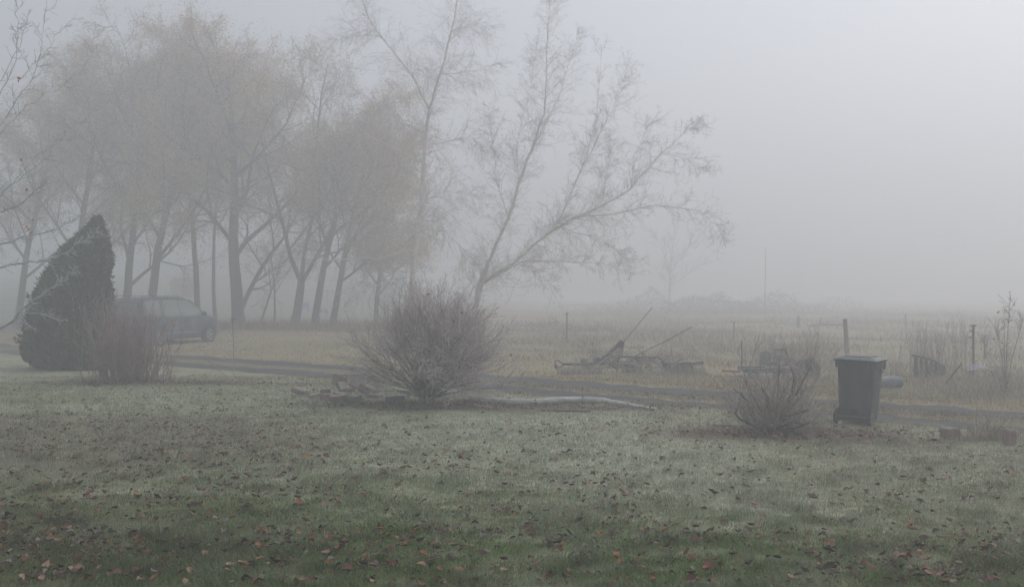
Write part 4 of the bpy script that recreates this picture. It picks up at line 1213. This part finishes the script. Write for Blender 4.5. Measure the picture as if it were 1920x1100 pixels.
block(697, 736, (.34, .26, .10), (0, 0, R(8)), 'grey brown slab lying between the heap and the round bush', M_greyblock)
block(703, 745, (.30, .20, .08), (R(3), 0, R(-8)), 'low grey slab in front of the slab beside the round bush', M_greyblock)
block(741, 750, (.36, .20, .09), (R(2), R(-2), R(10)), 'long grey slab at the left foot of the round bush', M_greyblock)
block(760, 738, (.30, .18, .10), (0, 0, R(-18)), 'reddish slab half hidden under the left twigs of the round bush')
block(1781, 822, (.20, .17, .16), (R(0), R(-2), R(14)), 'pinkish block standing alone right of the rubbish bin', group='concrete blocks along the near track edge')
block(1893, 834, (.14, .16, .21), (0, R(3), R(-8)), 'reddish block at the right edge of the picture', group='concrete blocks along the near track edge')

# ------------------------------------------------------------------ lying wood
def log():
    path = [(880, 741, .055), (905, 746, .058), (955, 750, .062), (1000, 750, .060), (1040, 749, .060), (1090, 748, .057), (1130, 750, .052), (1170, 755, .042), (1200, 759, .032), (1230, 762, .02)]
    base = G(1050, 756)
    root = thing('birch_log', base, 'long crooked white birch trunk lying on the ground right of the round bush', 'log')
    T = Tubes(); pts = []
    for px, py, r in path:
        p = G(px, py + 8); p.z = Hf(p.x, p.y) + r * .8 + (0.03 if 1000 < px < 1140 else 0)
        pts.append(p - base)
    fine = []
    for a, b in zip(pts, pts[1:]): fine += [a, a.lerp(b, .33), a.lerp(b, .66)]
    fine.append(pts[-1])
    xs = np.linspace(0, 1, len(path)); rs = np.interp(np.linspace(0, 1, len(fine)), xs, [p[2] for p in path])
    T.add(fine, list(rs), 10)
    T.build('trunk', mat('log_bark', (0.62, 0.60, 0.57), (0.34, 0.32, 0.30), 4.5, .85, frost=.3, bump=.5, stretch=(1.0, 3, 3)), root)
    for q in (4, 9, 12, 15, 19, 22, 26):
        p = fine[min(q, len(fine) - 1)]; r = rs[min(q, len(rs) - 1)]
        dv = Vector((rnd.gauss(0, .5), -.6, rnd.uniform(.3, .8))).normalized()
        BM().tube([p + dv * r * .6, p + dv * (r + .025)], [.016, .012], 6).build('knot', M_bark, root)
log()

def stick(name, a, b, r, label, cat, m, k=6, mid=None, box=None):
    base = Vector(a)
    if box:
        v = Vector(b) - base
        o = BM().box((0, 0, 0), (v.length, box[0], box[1]), bev=min(box) * .15).build(name, m)
        o.rotation_euler = v.to_track_quat('X', 'Z').to_euler(); o.location = base + v * .5
    else:
        pts = [Vector((0, 0, 0))] + ([Vector(x) - base for x in mid] if mid else []) + [Vector(b) - base]
        o = BM().tube(pts, r, k).build(name, m, smooth=50, loc=base)
    return tag(o, label, cat)
def gp(px, py, up=0.02):
    p = G(px, py); p.z += up; return p
stick('plank', gp(856, 758), gp(922, 767), 0, 'grey weathered board lying on the soil right of the round bush trunk', 'board', M_wood, box=(.09, .03))
stick('plank', gp(1006, 772), gp(1108, 775), 0, 'dark board half buried in the turf in front of the birch log', 'board', M_rust, box=(.10, .03))
stick('fallen_branch', gp(1335, 800, .03), gp(1382, 801, .03), .018, 'short dead stick on the turf left of the pruned bush', 'stick', M_bush_wood, mid=[gp(1358, 803, .05)])

# marker stake and short stake
p = G(439, 717)
root = thing('marker_stake', p, 'thin grey marker stake with a tan cap at the near track edge', 'stake')
sc = p.y / F
BM().tube([(0, 0, -.1), (-.005, 0, .6), (-.03, 0, 116 * sc)], .012, 6).build('pole', M_alu, root)
BM().box((-.03, 0, 118 * sc), (.075, .02, .04), bev=.006).build('cap', mat('tan_cap', (.45, .28, .16), (.38, .22, .12), 9, .6), root)
stick('wooden_stake', gp(443, 717, -.05), gp(446, 683) + Vector((0, -3.0, .36)), .012, 'short leaning stick beside the thin marker stake', 'stake', M_wood)

# ------------------------------------------------------------------ scrap heap beyond the track
SD = 25.0
def sp_(px, py, dep=0.0): return W(px, py, SD + dep) + Vector((0, 0, Hf((px - CX) / F * SD, SD)))
base = sp_(1100, 698)
root = thing('farm_implement', base, 'rusty towed farm implement with a triangular hitch loop at the left of the scrap heap', 'implement')
L = lambda px, py, dep=0.0: sp_(px, py, dep) - base
BM().tube([L(1041, 688), L(1041, 676), L(1046, 675), L(1055, 681), L(1064, 681), L(1056, 683), L(1049, 689), L(1041, 690)], .018, 7).build('hitch_loop', M_rust, root, smooth=50)
BM().box(L(1043, 687), (.09, .08, .09), bev=.015).build('hitch_block', M_iron, root)
BM().tube([L(1054, 681.5), L(1075, 682), L(1095, 682), L(1130, 681), L(1160, 680)], .034, 8).build('drawbar', M_rust, root, smooth=50)
for px in (1077, 1097):
    BM().tube([L(px, 682, -.05), L(px + 1, 697, -.05)], .028, 6).build('support_leg', M_alu, root)
BM().box(L(1094, 676, .1), (.14, .12, .10), (0, 0, .3), bev=.03).build('seat_pan', M_greyblock, root)
BM().box(L(1097, 683, -.02), (.10, .2, .05), bev=.01).build('clamp', M_iron, root)
BM().tube([L(1105, 690, .4), L(1105, 690, -.4)], .03, 8).build('axle', M_rust, root)
stick('wooden_stick', sp_(1094, 665, .3), sp_(1104, 676, .1), .014, 'short yellow stick poking up above the rusty drawbar', 'stick', mat('yellow_wood', (.55, .36, .10), (.45, .28, .08), 9, .8))
o = BM().box((0, 0, .07), (.16, .3, .15), (0, 0, .2), bev=.02).build('battery_box', mat('teal_box', (.06, .085, .09), (.045, .065, .07), 8, .6, frost=.5), loc=sp_(1121, 680, .1)); tag(o, 'small dark teal box standing on the rusty drawbar', 'box')
stick('steel_beam', sp_(1124, 683, .15), sp_(1167, 640, .25), 0, 'dark heavy beam slanting up to the right out of the scrap heap', 'beam', M_iron, box=(.09, .11))
root = thing('lattice_frame', sp_(1115, 699, -.35), 'narrow grey lattice frame like a ladder leaning in the scrap heap', 'frame')
b0 = sp_(1115, 699, -.35)
Lf = lambda px, py, dep=-.35: sp_(px, py, dep) - b0
for a, c in (((1113, 690), (1160, 654)), ((1118, 699), (1166, 661))):
    BM().tube([Lf(*a), Lf(*c, -.1)], .016, 6).build('rail', M_alu, root)
for f in (0, .18, .38, .6, .82, 1):
    a = Vector(Lf(1113, 690)).lerp(Lf(1160, 654, -.1), f); c = Vector(Lf(1118, 699)).lerp(Lf(1166, 661, -.1), f)
    BM().tube([a, c], .013, 6).build('rung', M_alu, root)
stick('splintered_board', sp_(1153, 676, -.1), sp_(1162, 652, 0), 0, 'broken tan board wedged upright beside the dark beam', 'board', M_tan, box=(.11, .03))
stick('splintered_board', sp_(1163, 668, .05), sp_(1168, 641, .15), 0, 'grey broken post stub at the top of the dark beam', 'board', M_rust, box=(.08, .07))
hb = sp_(1157, 698)
o = BM().tube([Vector(q) - hb for q in (sp_(1157, 700), sp_(1158, 676), sp_(1162, 670), sp_(1168, 669), sp_(1200, 669.5), sp_(1232, 669.5), sp_(1238, 671), sp_(1243, 677), sp_(1247, 690, .1))], .026, 8).build('bent_pipe', M_iron, smooth=50, loc=hb)
tag(o, 'dark bent pipe hoop standing over the split wood', 'pipe')
stick('metal_rod', sp_(1160, 652, .2), sp_(1223, 576, .7), .009, 'long thin rod pointing steeply up from the dark beam', 'rod', M_iron, mid=[sp_(1190, 617, .5)])
stick('metal_rod', sp_(1176, 684, -.2), sp_(1297, 613, .3), .012, 'long thin rod rising flatly to the right over the bent pipe', 'rod', M_iron, mid=[sp_(1190, 668, -.1), sp_(1210, 658, 0), sp_(1250, 638, .1)])
stick('wire_hoop', sp_(1136, 668, .3), sp_(1152, 615, .6), .007, 'thin curved wire standing above the lattice frame', 'wire', M_alu, mid=[sp_(1133, 655, .3), sp_(1133, 640, .4), sp_(1139, 625, .5)])
stick('plastic_pipe', sp_(1240, 676, -.1), sp_(1231, 696, -.2), .012, 'thin pale pipe leaning at the right foot of the bent pipe', 'pipe', M_alu, mid=[sp_(1234, 686, -.1)])
wood = [((1163, 680), (1172, 699), .05, 'tan splintered stake slanting at the left of the split wood'), ((1170, 682), (1203, 688), .085, 'thick split log lying on top of the wood heap'), ((1166, 694), (1205, 692), .075, 'brown split log at the front of the wood heap'),
        ((1140, 678), (1156, 690), .05, 'pale split log slanting beside the lattice frame'), ((1147, 676), (1158, 692), .04, 'thin pale split log next to the slanting one by the lattice frame'), ((1190, 668), (1204, 682), .06, 'reddish log standing behind the rods'), ((1212, 684), (1224, 694), .07, 'grey brown chunk of wood right of the split logs')]
for k, (a, c, r, lb) in enumerate(wood):
    A = sp_(*a, .05 * k - .1); C = sp_(*c, .05 * k - .15)
    stick('split_log', A, C, r, lb, 'log', M_tan if k in (0, 3, 4) else M_wood, k=5)
N = 2600
X = np.concatenate([(rng.uniform(1045, 1325, N) - CX) / F * 24.6, (rng.uniform(1380, 1545, N // 2) - CX) / F * 23.0])
Y = np.concatenate([24.55 + rng.normal(0, .28, N), 23.0 + rng.normal(0, .25, N // 2)])
wgt = fnoise(X * 1.6 + 5, Y * 2, 2)
k = rng.random(len(X)) < sstep(.35, .7, wgt)
X, Y = X[k], Y[k]
c = np.array([[0.33, 0.29, 0.21]]) * (0.55 + 0.8 * rng.random((len(X), 1)))
o = blades('frosted_weeds', X, Y, 0.10 + 0.22 * rng.random(len(X)), np.full(len(X), 0.010), c, 1.0, np.full((len(X), 3), 0.46))
tag(o, 'frosted weeds grown up through the scrap heap and cart', 'weeds', kind='stuff')
bb = sp_(1190, 694)
root = thing('brush_pile', bb, 'tangled dead branches piled under the bent pipe hoop', 'brush')
T = Tubes(); ends = []
spb = [dict(n=6, wob=0.5, trop=0.0, sides=4, kids=(3, 5), **{'from': 0.15}, tip=0.4), dict(n=4, wob=0.5, trop=-.1, sides=3, kids=(1, 3), **{'from': 0.2}, ang=(25, 70), len=0.5, rad=0.6, rmin=0.005, tip=0.6), dict(n=3, wob=0.4, trop=0, sides=3, kids=0, **{'from': 0.2}, ang=(25, 60), len=0.6, rad=0.7, rmin=0.0035, tip=0.7)]
for q in range(64):
    p = Vector((rnd.uniform(-1.25, .8), rnd.gauss(0, .2), rnd.uniform(.02, .22)))
    grow([T], p, Vector((rnd.gauss(0, 1), rnd.gauss(0, .4), rnd.uniform(-.05, .55))).normalized(), rnd.uniform(.3, .85), rnd.uniform(.008, .018), 0, spb, ends)
T.build('branches', M_bush_wood, root)
# rusty curved machine part
rb = sp_(1275, 702)
root = thing('rusty_blade', rb, 'dark rusty curved scraper with a bar at the right end of the scrap heap', 'scraper')
pr = [(1262, 703), (1265, 688), (1272, 681), (1283, 679), (1297, 679), (1301, 686), (1303, 703), (1293, 703), (1290, 697), (1280, 695), (1275, 699), (1273, 703)]
BM().prism([sp_(px, py, -.25) - rb for px, py in pr], (0, .5, 0)).build('shell', M_rust, root)
BM().box((sp_(1303, 682) - rb), (.42, .12, .085), (0, R(-7), 0), bev=.01).build('bar', M_rust, root)
BM().tube([sp_(1316, 684) - rb, sp_(1315, 700) - rb], .014, 6).build('stay', M_alu, root)
BM().box(sp_(1250, 684, .1) - rb, (.16, .2, .15), (.2, .1, .3), bev=.02).build('gearbox', M_rust, root)
BM().tube([sp_(1240, 690, .1) - rb, sp_(1264, 694, 0) - rb], .05, 8).build('shaft', M_rust, root)

# ------------------------------------------------------------------ cart with boxes
CD = 23.4
def cp(px, py, dep=0.0): return W(px, py, CD + dep) + Vector((0, 0, Hf((px - CX) / F * CD, CD)))
cb = cp(1430, 711)
root = thing('flat_cart', cb, 'low blue grey flat cart with a red drawbar standing behind the pruned bush', 'cart')
Lc = lambda px, py, dep=0.0: cp(px, py, dep) - cb
BM().box((Lc(1443, 691, .35)), (1.32, .75, .11), bev=.012).build('bed', M_greyblue, root)
BM().box((Lc(1412, 686.5, -.035)), (.56, .02, .03), bev=.004).build('edge_strip', M_iron, root)
BM().box((Lc(1370, 695, .3)), (.42, .06, .045), (0, R(3), 0), bev=.008).build('drawbar', M_red, root)
for px, dp in ((1412, 0), (1412, .7), (1462, 0), (1462, .7)):
    wl = BM().lathe([(.05, -.04), (.115, -.045), (.13, -.02), (.13, .02), (.115, .045), (.05, .04)], Lc(px, 702, dp), (R(90), 0, 0), 22).build('wheel', M_rubber, root, smooth=40)
    h_ = BM().lathe([(.06, -.05), (.06, .05), (.03, .055)], Lc(px, 702, dp), (R(90), 0, 0), 12).build('hub', M_alu, None); h_.parent = wl
p = cp(1391, 690, .0)
stick('steel_stake', Vector((p.x, p.y, p.z)), cp(1391, 637, 0.0), .013, 'thin dark upright stake at the left corner of the blue grey cart', 'stake', M_iron)
BX = mat('weathered_ply', (.40, .37, .33), (.30, .275, .25), 8, .9, frost=.2)
def crate(px, py, size, rz, label, dep=.3):
    q = cp(px, py, dep)
    r_ = thing('wooden_box', q, label, 'box', rz=rz)
    BM().box((0, 0, size[2] / 2), size, bev=.008).build('carcass', BX, r_)
    t = .03
    b = BM()
    for sx in (-1, 1): b.box((sx * (size[0] / 2 - t / 2), -size[1] / 2 - .006, size[2] / 2), (t, .012, size[2] * .96), bev=.003)
    b.box((0, -size[1] / 2 - .006, size[2] - .015), (size[0] - 2 * t - .006, .012, .03), bev=.003)
    b.box((0, -size[1] / 2 - .006, .02), (size[0] - 2 * t - .006, .012, .03), bev=.003)
    b.build('frame', M_wood, r_)
    BM().box((0, 0, size[2] + .012), (size[0] + .03, size[1] + .03, .022), bev=.004).build('lid', M_wood, r_)
crate(1462, 684.5, (.26, .26, .18), R(6), 'lower weathered box stacked on the blue grey cart')
crate(1462, 667.5, (.27, .25, .17), R(-4), 'upper weathered box topmost on the blue grey cart')
q = cp(1443, 685, .25)
r_ = thing('bucket_seat', q, 'old grey bucket seat with a rounded back left of the stacked boxes', 'seat', rz=R(-55))
b = BM()
prf = [(-.16, .0, .17), (-.15, .12, .18), (-.13, .28, .17), (-.11, .33, .13)]
rings = []
for y, z, hw_ in prf:
    rings.append([(-hw_, y, z), (0, y + .04, z + .02), (hw_, y, z), (hw_ * .9, y + .03, z), (0, y + .075, z + .02), (-hw_ * .9, y + .03, z)])
b.loft(rings).build('backrest', M_greyblock, r_, smooth=40)
BM().box((0, .02, .06), (.32, .3, .07), bev=.025).build('cushion', M_iron, r_)
for k, (px, py, rr_, tilt, lb) in enumerate([(1519, 696, .24, .15, 'worn tyre leaning at the right end of the blue grey cart'), (1505, 688, .20, -.25, 'smaller tyre standing against the back of the cart end')]):
    q = cp(px, py, .2 + .4 * k); q.z = Hf(q.x, q.y) + rr_
    o = BM().lathe([(rr_ * .55, -.07), (rr_ * .9, -.08), (rr_, -.04), (rr_, .04), (rr_ * .9, .08), (rr_ * .55, .07), (rr_ * .55, -.07)], (0, 0, 0), (R(90), 0, 0), 26).build('old_tyre', mat('old_rubber', (.075, .068, .062), (.05, .046, .043), 9, .9, frost=.2), smooth=35, loc=q)
    o.rotation_euler = (tilt, 0, -.5 + .3 * k)
    tag(o, lb, 'tyre')
stick('wooden_stick', cp(1557, 679, .5), cp(1574, 655, .8), .016, 'dark stick leaning in the field left of the bin lid', 'stick', M_iron)
q = cp(1544, 716, 0)
o = BM().lathe([(.05, 0), (.055, .1), (.02, .16)], (0, 0, .05), (R(80), 0, .6), 12).build('plastic_bottle', mat('teal_plastic', (.05, .12, .12), (.04, .1, .1), 5, .4), smooth=40, loc=q)
tag(o, 'small teal bottle lying in the grass left of the bin', 'bottle')

# drum behind the bin
p = G(1655, 727)
root = thing('steel_drum', p + Vector((0.06, 0, .125)), 'blue grey drum lying on its side behind the rubbish bin', 'drum', rz=R(8))
BM().lathe([(.115, -.32), (.122, -.33), (.127, -.32), (.122, -.30), (.122, -.12), (.128, -.105), (.122, -.09), (.122, .09), (.128, .105), (.122, .12), (.122, .30), (.127, .32), (.122, .33), (.115, .32)], (0, 0, 0), (0, R(90), 0), 26).build('shell', M_greyblue, root, smooth=35)
BM().lathe([(.022, .318), (.022, .327)], (0, .05, .04), (0, R(90), 0), 10).build('bung', M_iron, root)

# slatted feeder
p = G(1737, 709)
sc = p.y / F
root = thing('slatted_feeder', p, 'dark broken slatted rack with a curved top in the far weeds right of the bin', 'rack', rz=R(-14))
tp = [(-.30, .52), (-.20, .505), (-.08, .48), (.06, .44), (.18, .38), (.26, .32)]
b = BM()
for (a, c) in zip(tp, tp[1:]):
    v = Vector((c[0] - a[0], 0, c[1] - a[1]))
    b.box((0.5 * (a[0] + c[0]), 0, .5 * (a[1] + c[1])), (v.length + .02, .22, .05), (0, -math.atan2(v.z, v.x), 0), bev=.006)
b.build('top_board', M_rust, root)
for x, h_ in ((-.23, .48), (-.12, .46), (-.01, .43), (.09, .40), (.19, .34)):
    BM().box((x, -.08, h_ / 2), (.06 if x > -.2 else .09, .03, h_), bev=.005).build('slat', M_rust, root)
    BM().box((x + .02, .09, h_ / 2), (.05, .03, h_), bev=.005).build('slat', M_rust, root)
BM().box((0, -.11, .13), (.56, .03, .06), (0, R(4), 0), bev=.005).build('rail', M_rust, root)
root = thing('wire_spool', G(1756, 707), 'dark rounded wooden spool beside the slatted rack', 'spool', rz=R(20))
BM().lathe([(.15, -.02), (.155, 0), (.15, .02)], (0, -.12, .16), (R(90), 0, 0), 20).build('flange', M_rust, root)
BM().lathe([(.15, -.02), (.155, 0), (.15, .02)], (0, .12, .16), (R(90), 0, 0), 20).build('flange', M_rust, root)
BM().lathe([(.06, -.1), (.06, .1)], (0, 0, .16), (R(90), 0, 0), 14).build('core', M_iron, root)
stick('wooden_pole', gp(1766, 727, 0), W(1803, 681, 20.6), .017, 'grey pole slanting out of the tan weeds right of the slatted rack', 'pole', M_wood)
p = G(1843, 706)
root = thing('sheet_metal', p, 'bent blue grey metal sheet lying in the weeds by the thin iron posts', 'sheet', rz=R(-10))
b = BM()
rows = [[(-.32 + .16 * a, y, .16 + .10 * math.sin(a * .9) + (.06 if y > 0 else 0) - .02 * a) for a in range(5)] for y in (-.22, 0, .22)]
for off in (0, -.008):
    vs = [[b.b.verts.new((x, y, z + off)) for x, y, z in r] for r in rows]
    for r0, r1 in zip(vs, vs[1:]):
        for k in range(4): b.b.faces.new((r0[k], r0[k + 1], r1[k + 1], r1[k]))
b.build('panel', M_greyblue, root, smooth=40)
BM().tube([(-.3, .0, .0), (-.28, 0, .17)], .02, 6).build('prop', M_iron, root)
BM().tube([(.25, .1, .0), (.22, .1, .15)], .02, 6).build('prop', M_iron, root)

# ------------------------------------------------------------------ posts
def tpost(px, pyb, h, label, d=None, rings=2):
    p = G(px, pyb) if d is None else W(px, pyb, d)
    p.z = Hf(p.x, p.y) - .05
    r_ = thing('fence_post', p, label, 'post', group='thin iron fence posts in the field')
    BM().box((0, 0, h / 2), (.045, .03, h), bev=.005).build('shaft', M_iron, r_)
    BM().box((0, 0, h + .012), (.15, .04, .03), bev=.006).build('cap', M_iron, r_)
    for k in range(rings):
        BM().lathe([(.02, 0), (.03, .01), (.03, .035), (.02, .045)], (-.04, 0, h * (.90 - .12 * k)), (0, R(-90), 0), 10).build('insulator', mat('red_insulator', (.5, .1, .06), (.4, .08, .05), 8, .5), r_)
tpost(1825, 704, 1.22, 'thin iron post with red insulators and a flat cap at the right', rings=2)
tpost(1846, 672, 0.72, 'thin iron post standing farther back right of the post with red insulators', rings=1)
tpost(1063, 643, 1.15, 'thin capped iron post alone in the field left of the scrap heap', rings=0)
tpost(1698, 622, 0.95, 'faint thin iron post in the field between the bin and the slatted rack', d=52, rings=0)
tpost(1376, 640, .75, 'faint short iron post in the field left of the thin dark stake', rings=0)
p = G(1589, 674); p.z = Hf(p.x, p.y) - .1
o = BM().loft([[(r_ * math.cos(a), r_ * math.sin(a), z) for a in [2 * PI * q / 10 for q in range(10)]] for z, r_ in ((0, .075), (.5, .07), (1.0, .066), (1.27, .064))]).build('wooden_post', M_wood, smooth=50, loc=p)
o.rotation_euler = (0, R(-3), 0)
tag(o, 'thick leaning wooden fence post behind the rubbish bin', 'post')
p = W(1497, 628, 56); p.z = Hf(p.x, p.y) - .1
o = BM().loft([[(r_ * math.cos(a), r_ * math.sin(a), z) for a in [2 * PI * q / 8 for q in range(8)]] for z, r_ in ((0, .11), (.55, .10), (.72, .08))]).build('wooden_post', M_greyblue, smooth=50, loc=p)
tag(o, 'blue grey fence post far back above the cart boxes', 'post')
p = W(1434, 612, 58); p.z = Hf(p.x, p.y)
o = BM().tube([(0, 0, -.2), (.02, 0, 2.4), (.06, 0, 4.45)], [.02, .018, .014], 6).build('tall_pole', M_alu, loc=p)
tag(o, 'tall very thin pole rising faintly out of the fog', 'pole')
p = W(1550, 618, 54); p.z = Hf(p.x, p.y)
root = thing('harrow', p, 'dark low farm frame lying far off in the field left of the wooden post', 'implement')
BM().tube([(-.9, 0, .16), (-.2, .2, .22), (.9, .1, .2)], .06, 6).build('beam', M_iron, root)
for x in (-.6, 0, .5): BM().tube([(x, 0, .2), (x + .1, -.1, .0)], .03, 5).build('tine', M_iron, root)
BM().tube([(-.35, .1, .2), (-.25, .1, .6)], .03, 5).build('lever', M_iron, root)

# ------------------------------------------------------------------ toys and shed behind the trees
M_blue = mat('toy_blue', (.06, .20, .60), (.05, .17, .5), 6, .5)
p = W(485, 590, 80); p.z = Hf(p.x, p.y)
root = thing('play_slide', p, 'blue plastic play slide far behind the tree row', 'slide')
b = BM()
pr = [(-.55, .12), (-.2, .28), (.1, .62), (.35, .85)]
for s in (-1, 1): pass
rings = [[(x, -.28, z + .12), (x, -.24, z), (x, .24, z), (x, .28, z + .12), (x, .24, z + .04), (x, -.24, z + .04)] for x, z in pr]
b.loft(rings).build('chute', M_blue, root, smooth=30)
for s in (-1, 1): BM().tube([(.35, s * .24, .85), (.6, s * .26, .0)], .035, 6).build('ladder_leg', M_blue, root)
for z in (.2, .42, .64): BM().tube([(.6 - .29 * z, -.25, z), (.6 - .29 * z, .25, z)], .025, 6).build('rung', M_blue, root)
p = W(495, 590, 80); p.z = Hf(p.x, p.y)
o = BM().lathe([(.2, .0), (.32, .12), (.34, .3), (.22, .46), (.08, .5)], (0, 0, 0), (0, 0, 0), 16).build('toy_tub', mat('toy_orange', (.55, .20, .10), (.45, .16, .08), 6, .5), smooth=40, loc=p)
tag(o, 'orange plastic toy beside the blue slide', 'toy')
p = W(572, 590, 78); p.z = Hf(p.x, p.y)
root = thing('toy_bench', p, 'small blue plastic bench seen between the trunks of the Y shaped and the leaning tree', 'bench')
BM().box((0, 0, .32), (.62, .34, .07), bev=.02).build('seat', M_blue, root)
BM().box((0, .16, .55), (.62, .06, .38), (R(-8), 0, 0), bev=.02).build('backrest', M_blue, root)
for s in (-1, 1): BM().box((s * .26, 0, .15), (.07, .3, .3), bev=.015).build('leg', M_blue, root)
p = W(606, 590, 78); p.z = Hf(p.x, p.y)
root = thing('toy_wagon', p, 'small teal toy wagon beyond the leaning trunk', 'toy')
b = BM().box((0, 0, .28), (.6, .36, .2), bev=.03, taper=(1.15, 1.15))
b.build('tub', mat('toy_teal', (.12, .35, .40), (.1, .3, .34), 6, .5), root)
for sx in (-1, 1):
    for sy in (-1, 1): BM().lathe([(.12, -.03), (.12, .03)], (sx * .22, sy * .2, .12), (R(90), 0, 0), 14).build('wheel', M_rubber, root)
BM().tube([(-.3, 0, .2), (-.6, 0, .45), (-.62, .08, .46)], .02, 6).build('handle', M_iron, root)
p = W(345, 575, 92); p.z = Hf(p.x, p.y)
root = thing('small_shed', p, 'faint low shed with a reddish roof beyond the van', 'shed')
b = BM().box((0, 0, .55), (2.0, 1.4, 1.1), bev=.01); b.build('wall', M_greyblock, root)
b = BM().prism([(-1.15, -.85, 1.1), (1.15, -.85, 1.1), (1.0, 0, 1.75), (-1.0, 0, 1.75)], (0, .06, .05))
b.prism([(-1.15, .85, 1.1), (1.15, .85, 1.1), (1.0, .065, 1.75), (-1.0, .065, 1.75)], (0, .06, .05))
b.build('roof', mat('dull_red_roof', (.26, .17, .16), (.2, .14, .13), 6, .9), root)
BM().box((.3, -.715, .45), (.6, .03, .9), bev=.005).build('door', M_iron, root)

# pasture fence behind the tree row
def wire_fence(x0, x1, y0, y1, n, label):
    base = Vector(((x0 + x1) / 2, (y0 + y1) / 2, Hf((x0 + x1) / 2, (y0 + y1) / 2)))
    r_ = thing('wire_fence', base, label, 'fence')
    P = []
    for q in range(n):
        f = q / (n - 1); x, y = x0 + (x1 - x0) * f, y0 + (y1 - y0) * f
        p = Vector((x, y, Hf(x, y))) - base
        P.append(p)
        BM().tube([p + Vector((0, 0, -.1)), p + Vector((0, 0, 1.25))], .06, 6).build('post', M_wood, r_)
    T = Tubes()
    for z in (.25, .5, .75, 1.0, 1.18):
        T.add([p + Vector((0, 0, z)) for p in P], [.014] * n, 4)
    T.build('wire', M_iron, r_)
wire_fence(-44, -24, 74, 70, 9, 'post and wire fence along the pasture at the far left behind the cedar')
wire_fence(-24, -3, 88, 92, 9, 'post and wire fence far behind the tree row')


# ------------------------------------------------------------------ haze: even air round everything
hz = BM().box((0, 0, 12.5), (640, 640, 27)).build('haze', None)
tag(hz, 'even grey fog filling the air', 'fog', kind='stuff')
m = bpy.data.materials.new('fog_air'); m.use_nodes = True
nt = m.node_tree; nt.nodes.clear()
out = nt.nodes.new('ShaderNodeOutputMaterial'); pv = nt.nodes.new('ShaderNodeVolumePrincipled')
pv.inputs['Density'].default_value = FOG_DENSITY
pv.inputs['Color'].default_value = (*FOG_COLOR, 1)
pv.inputs['Anisotropy'].default_value = FOG_G
nt.links.new(pv.outputs[0], out.inputs['Volume'])
hz.data.materials.append(m)
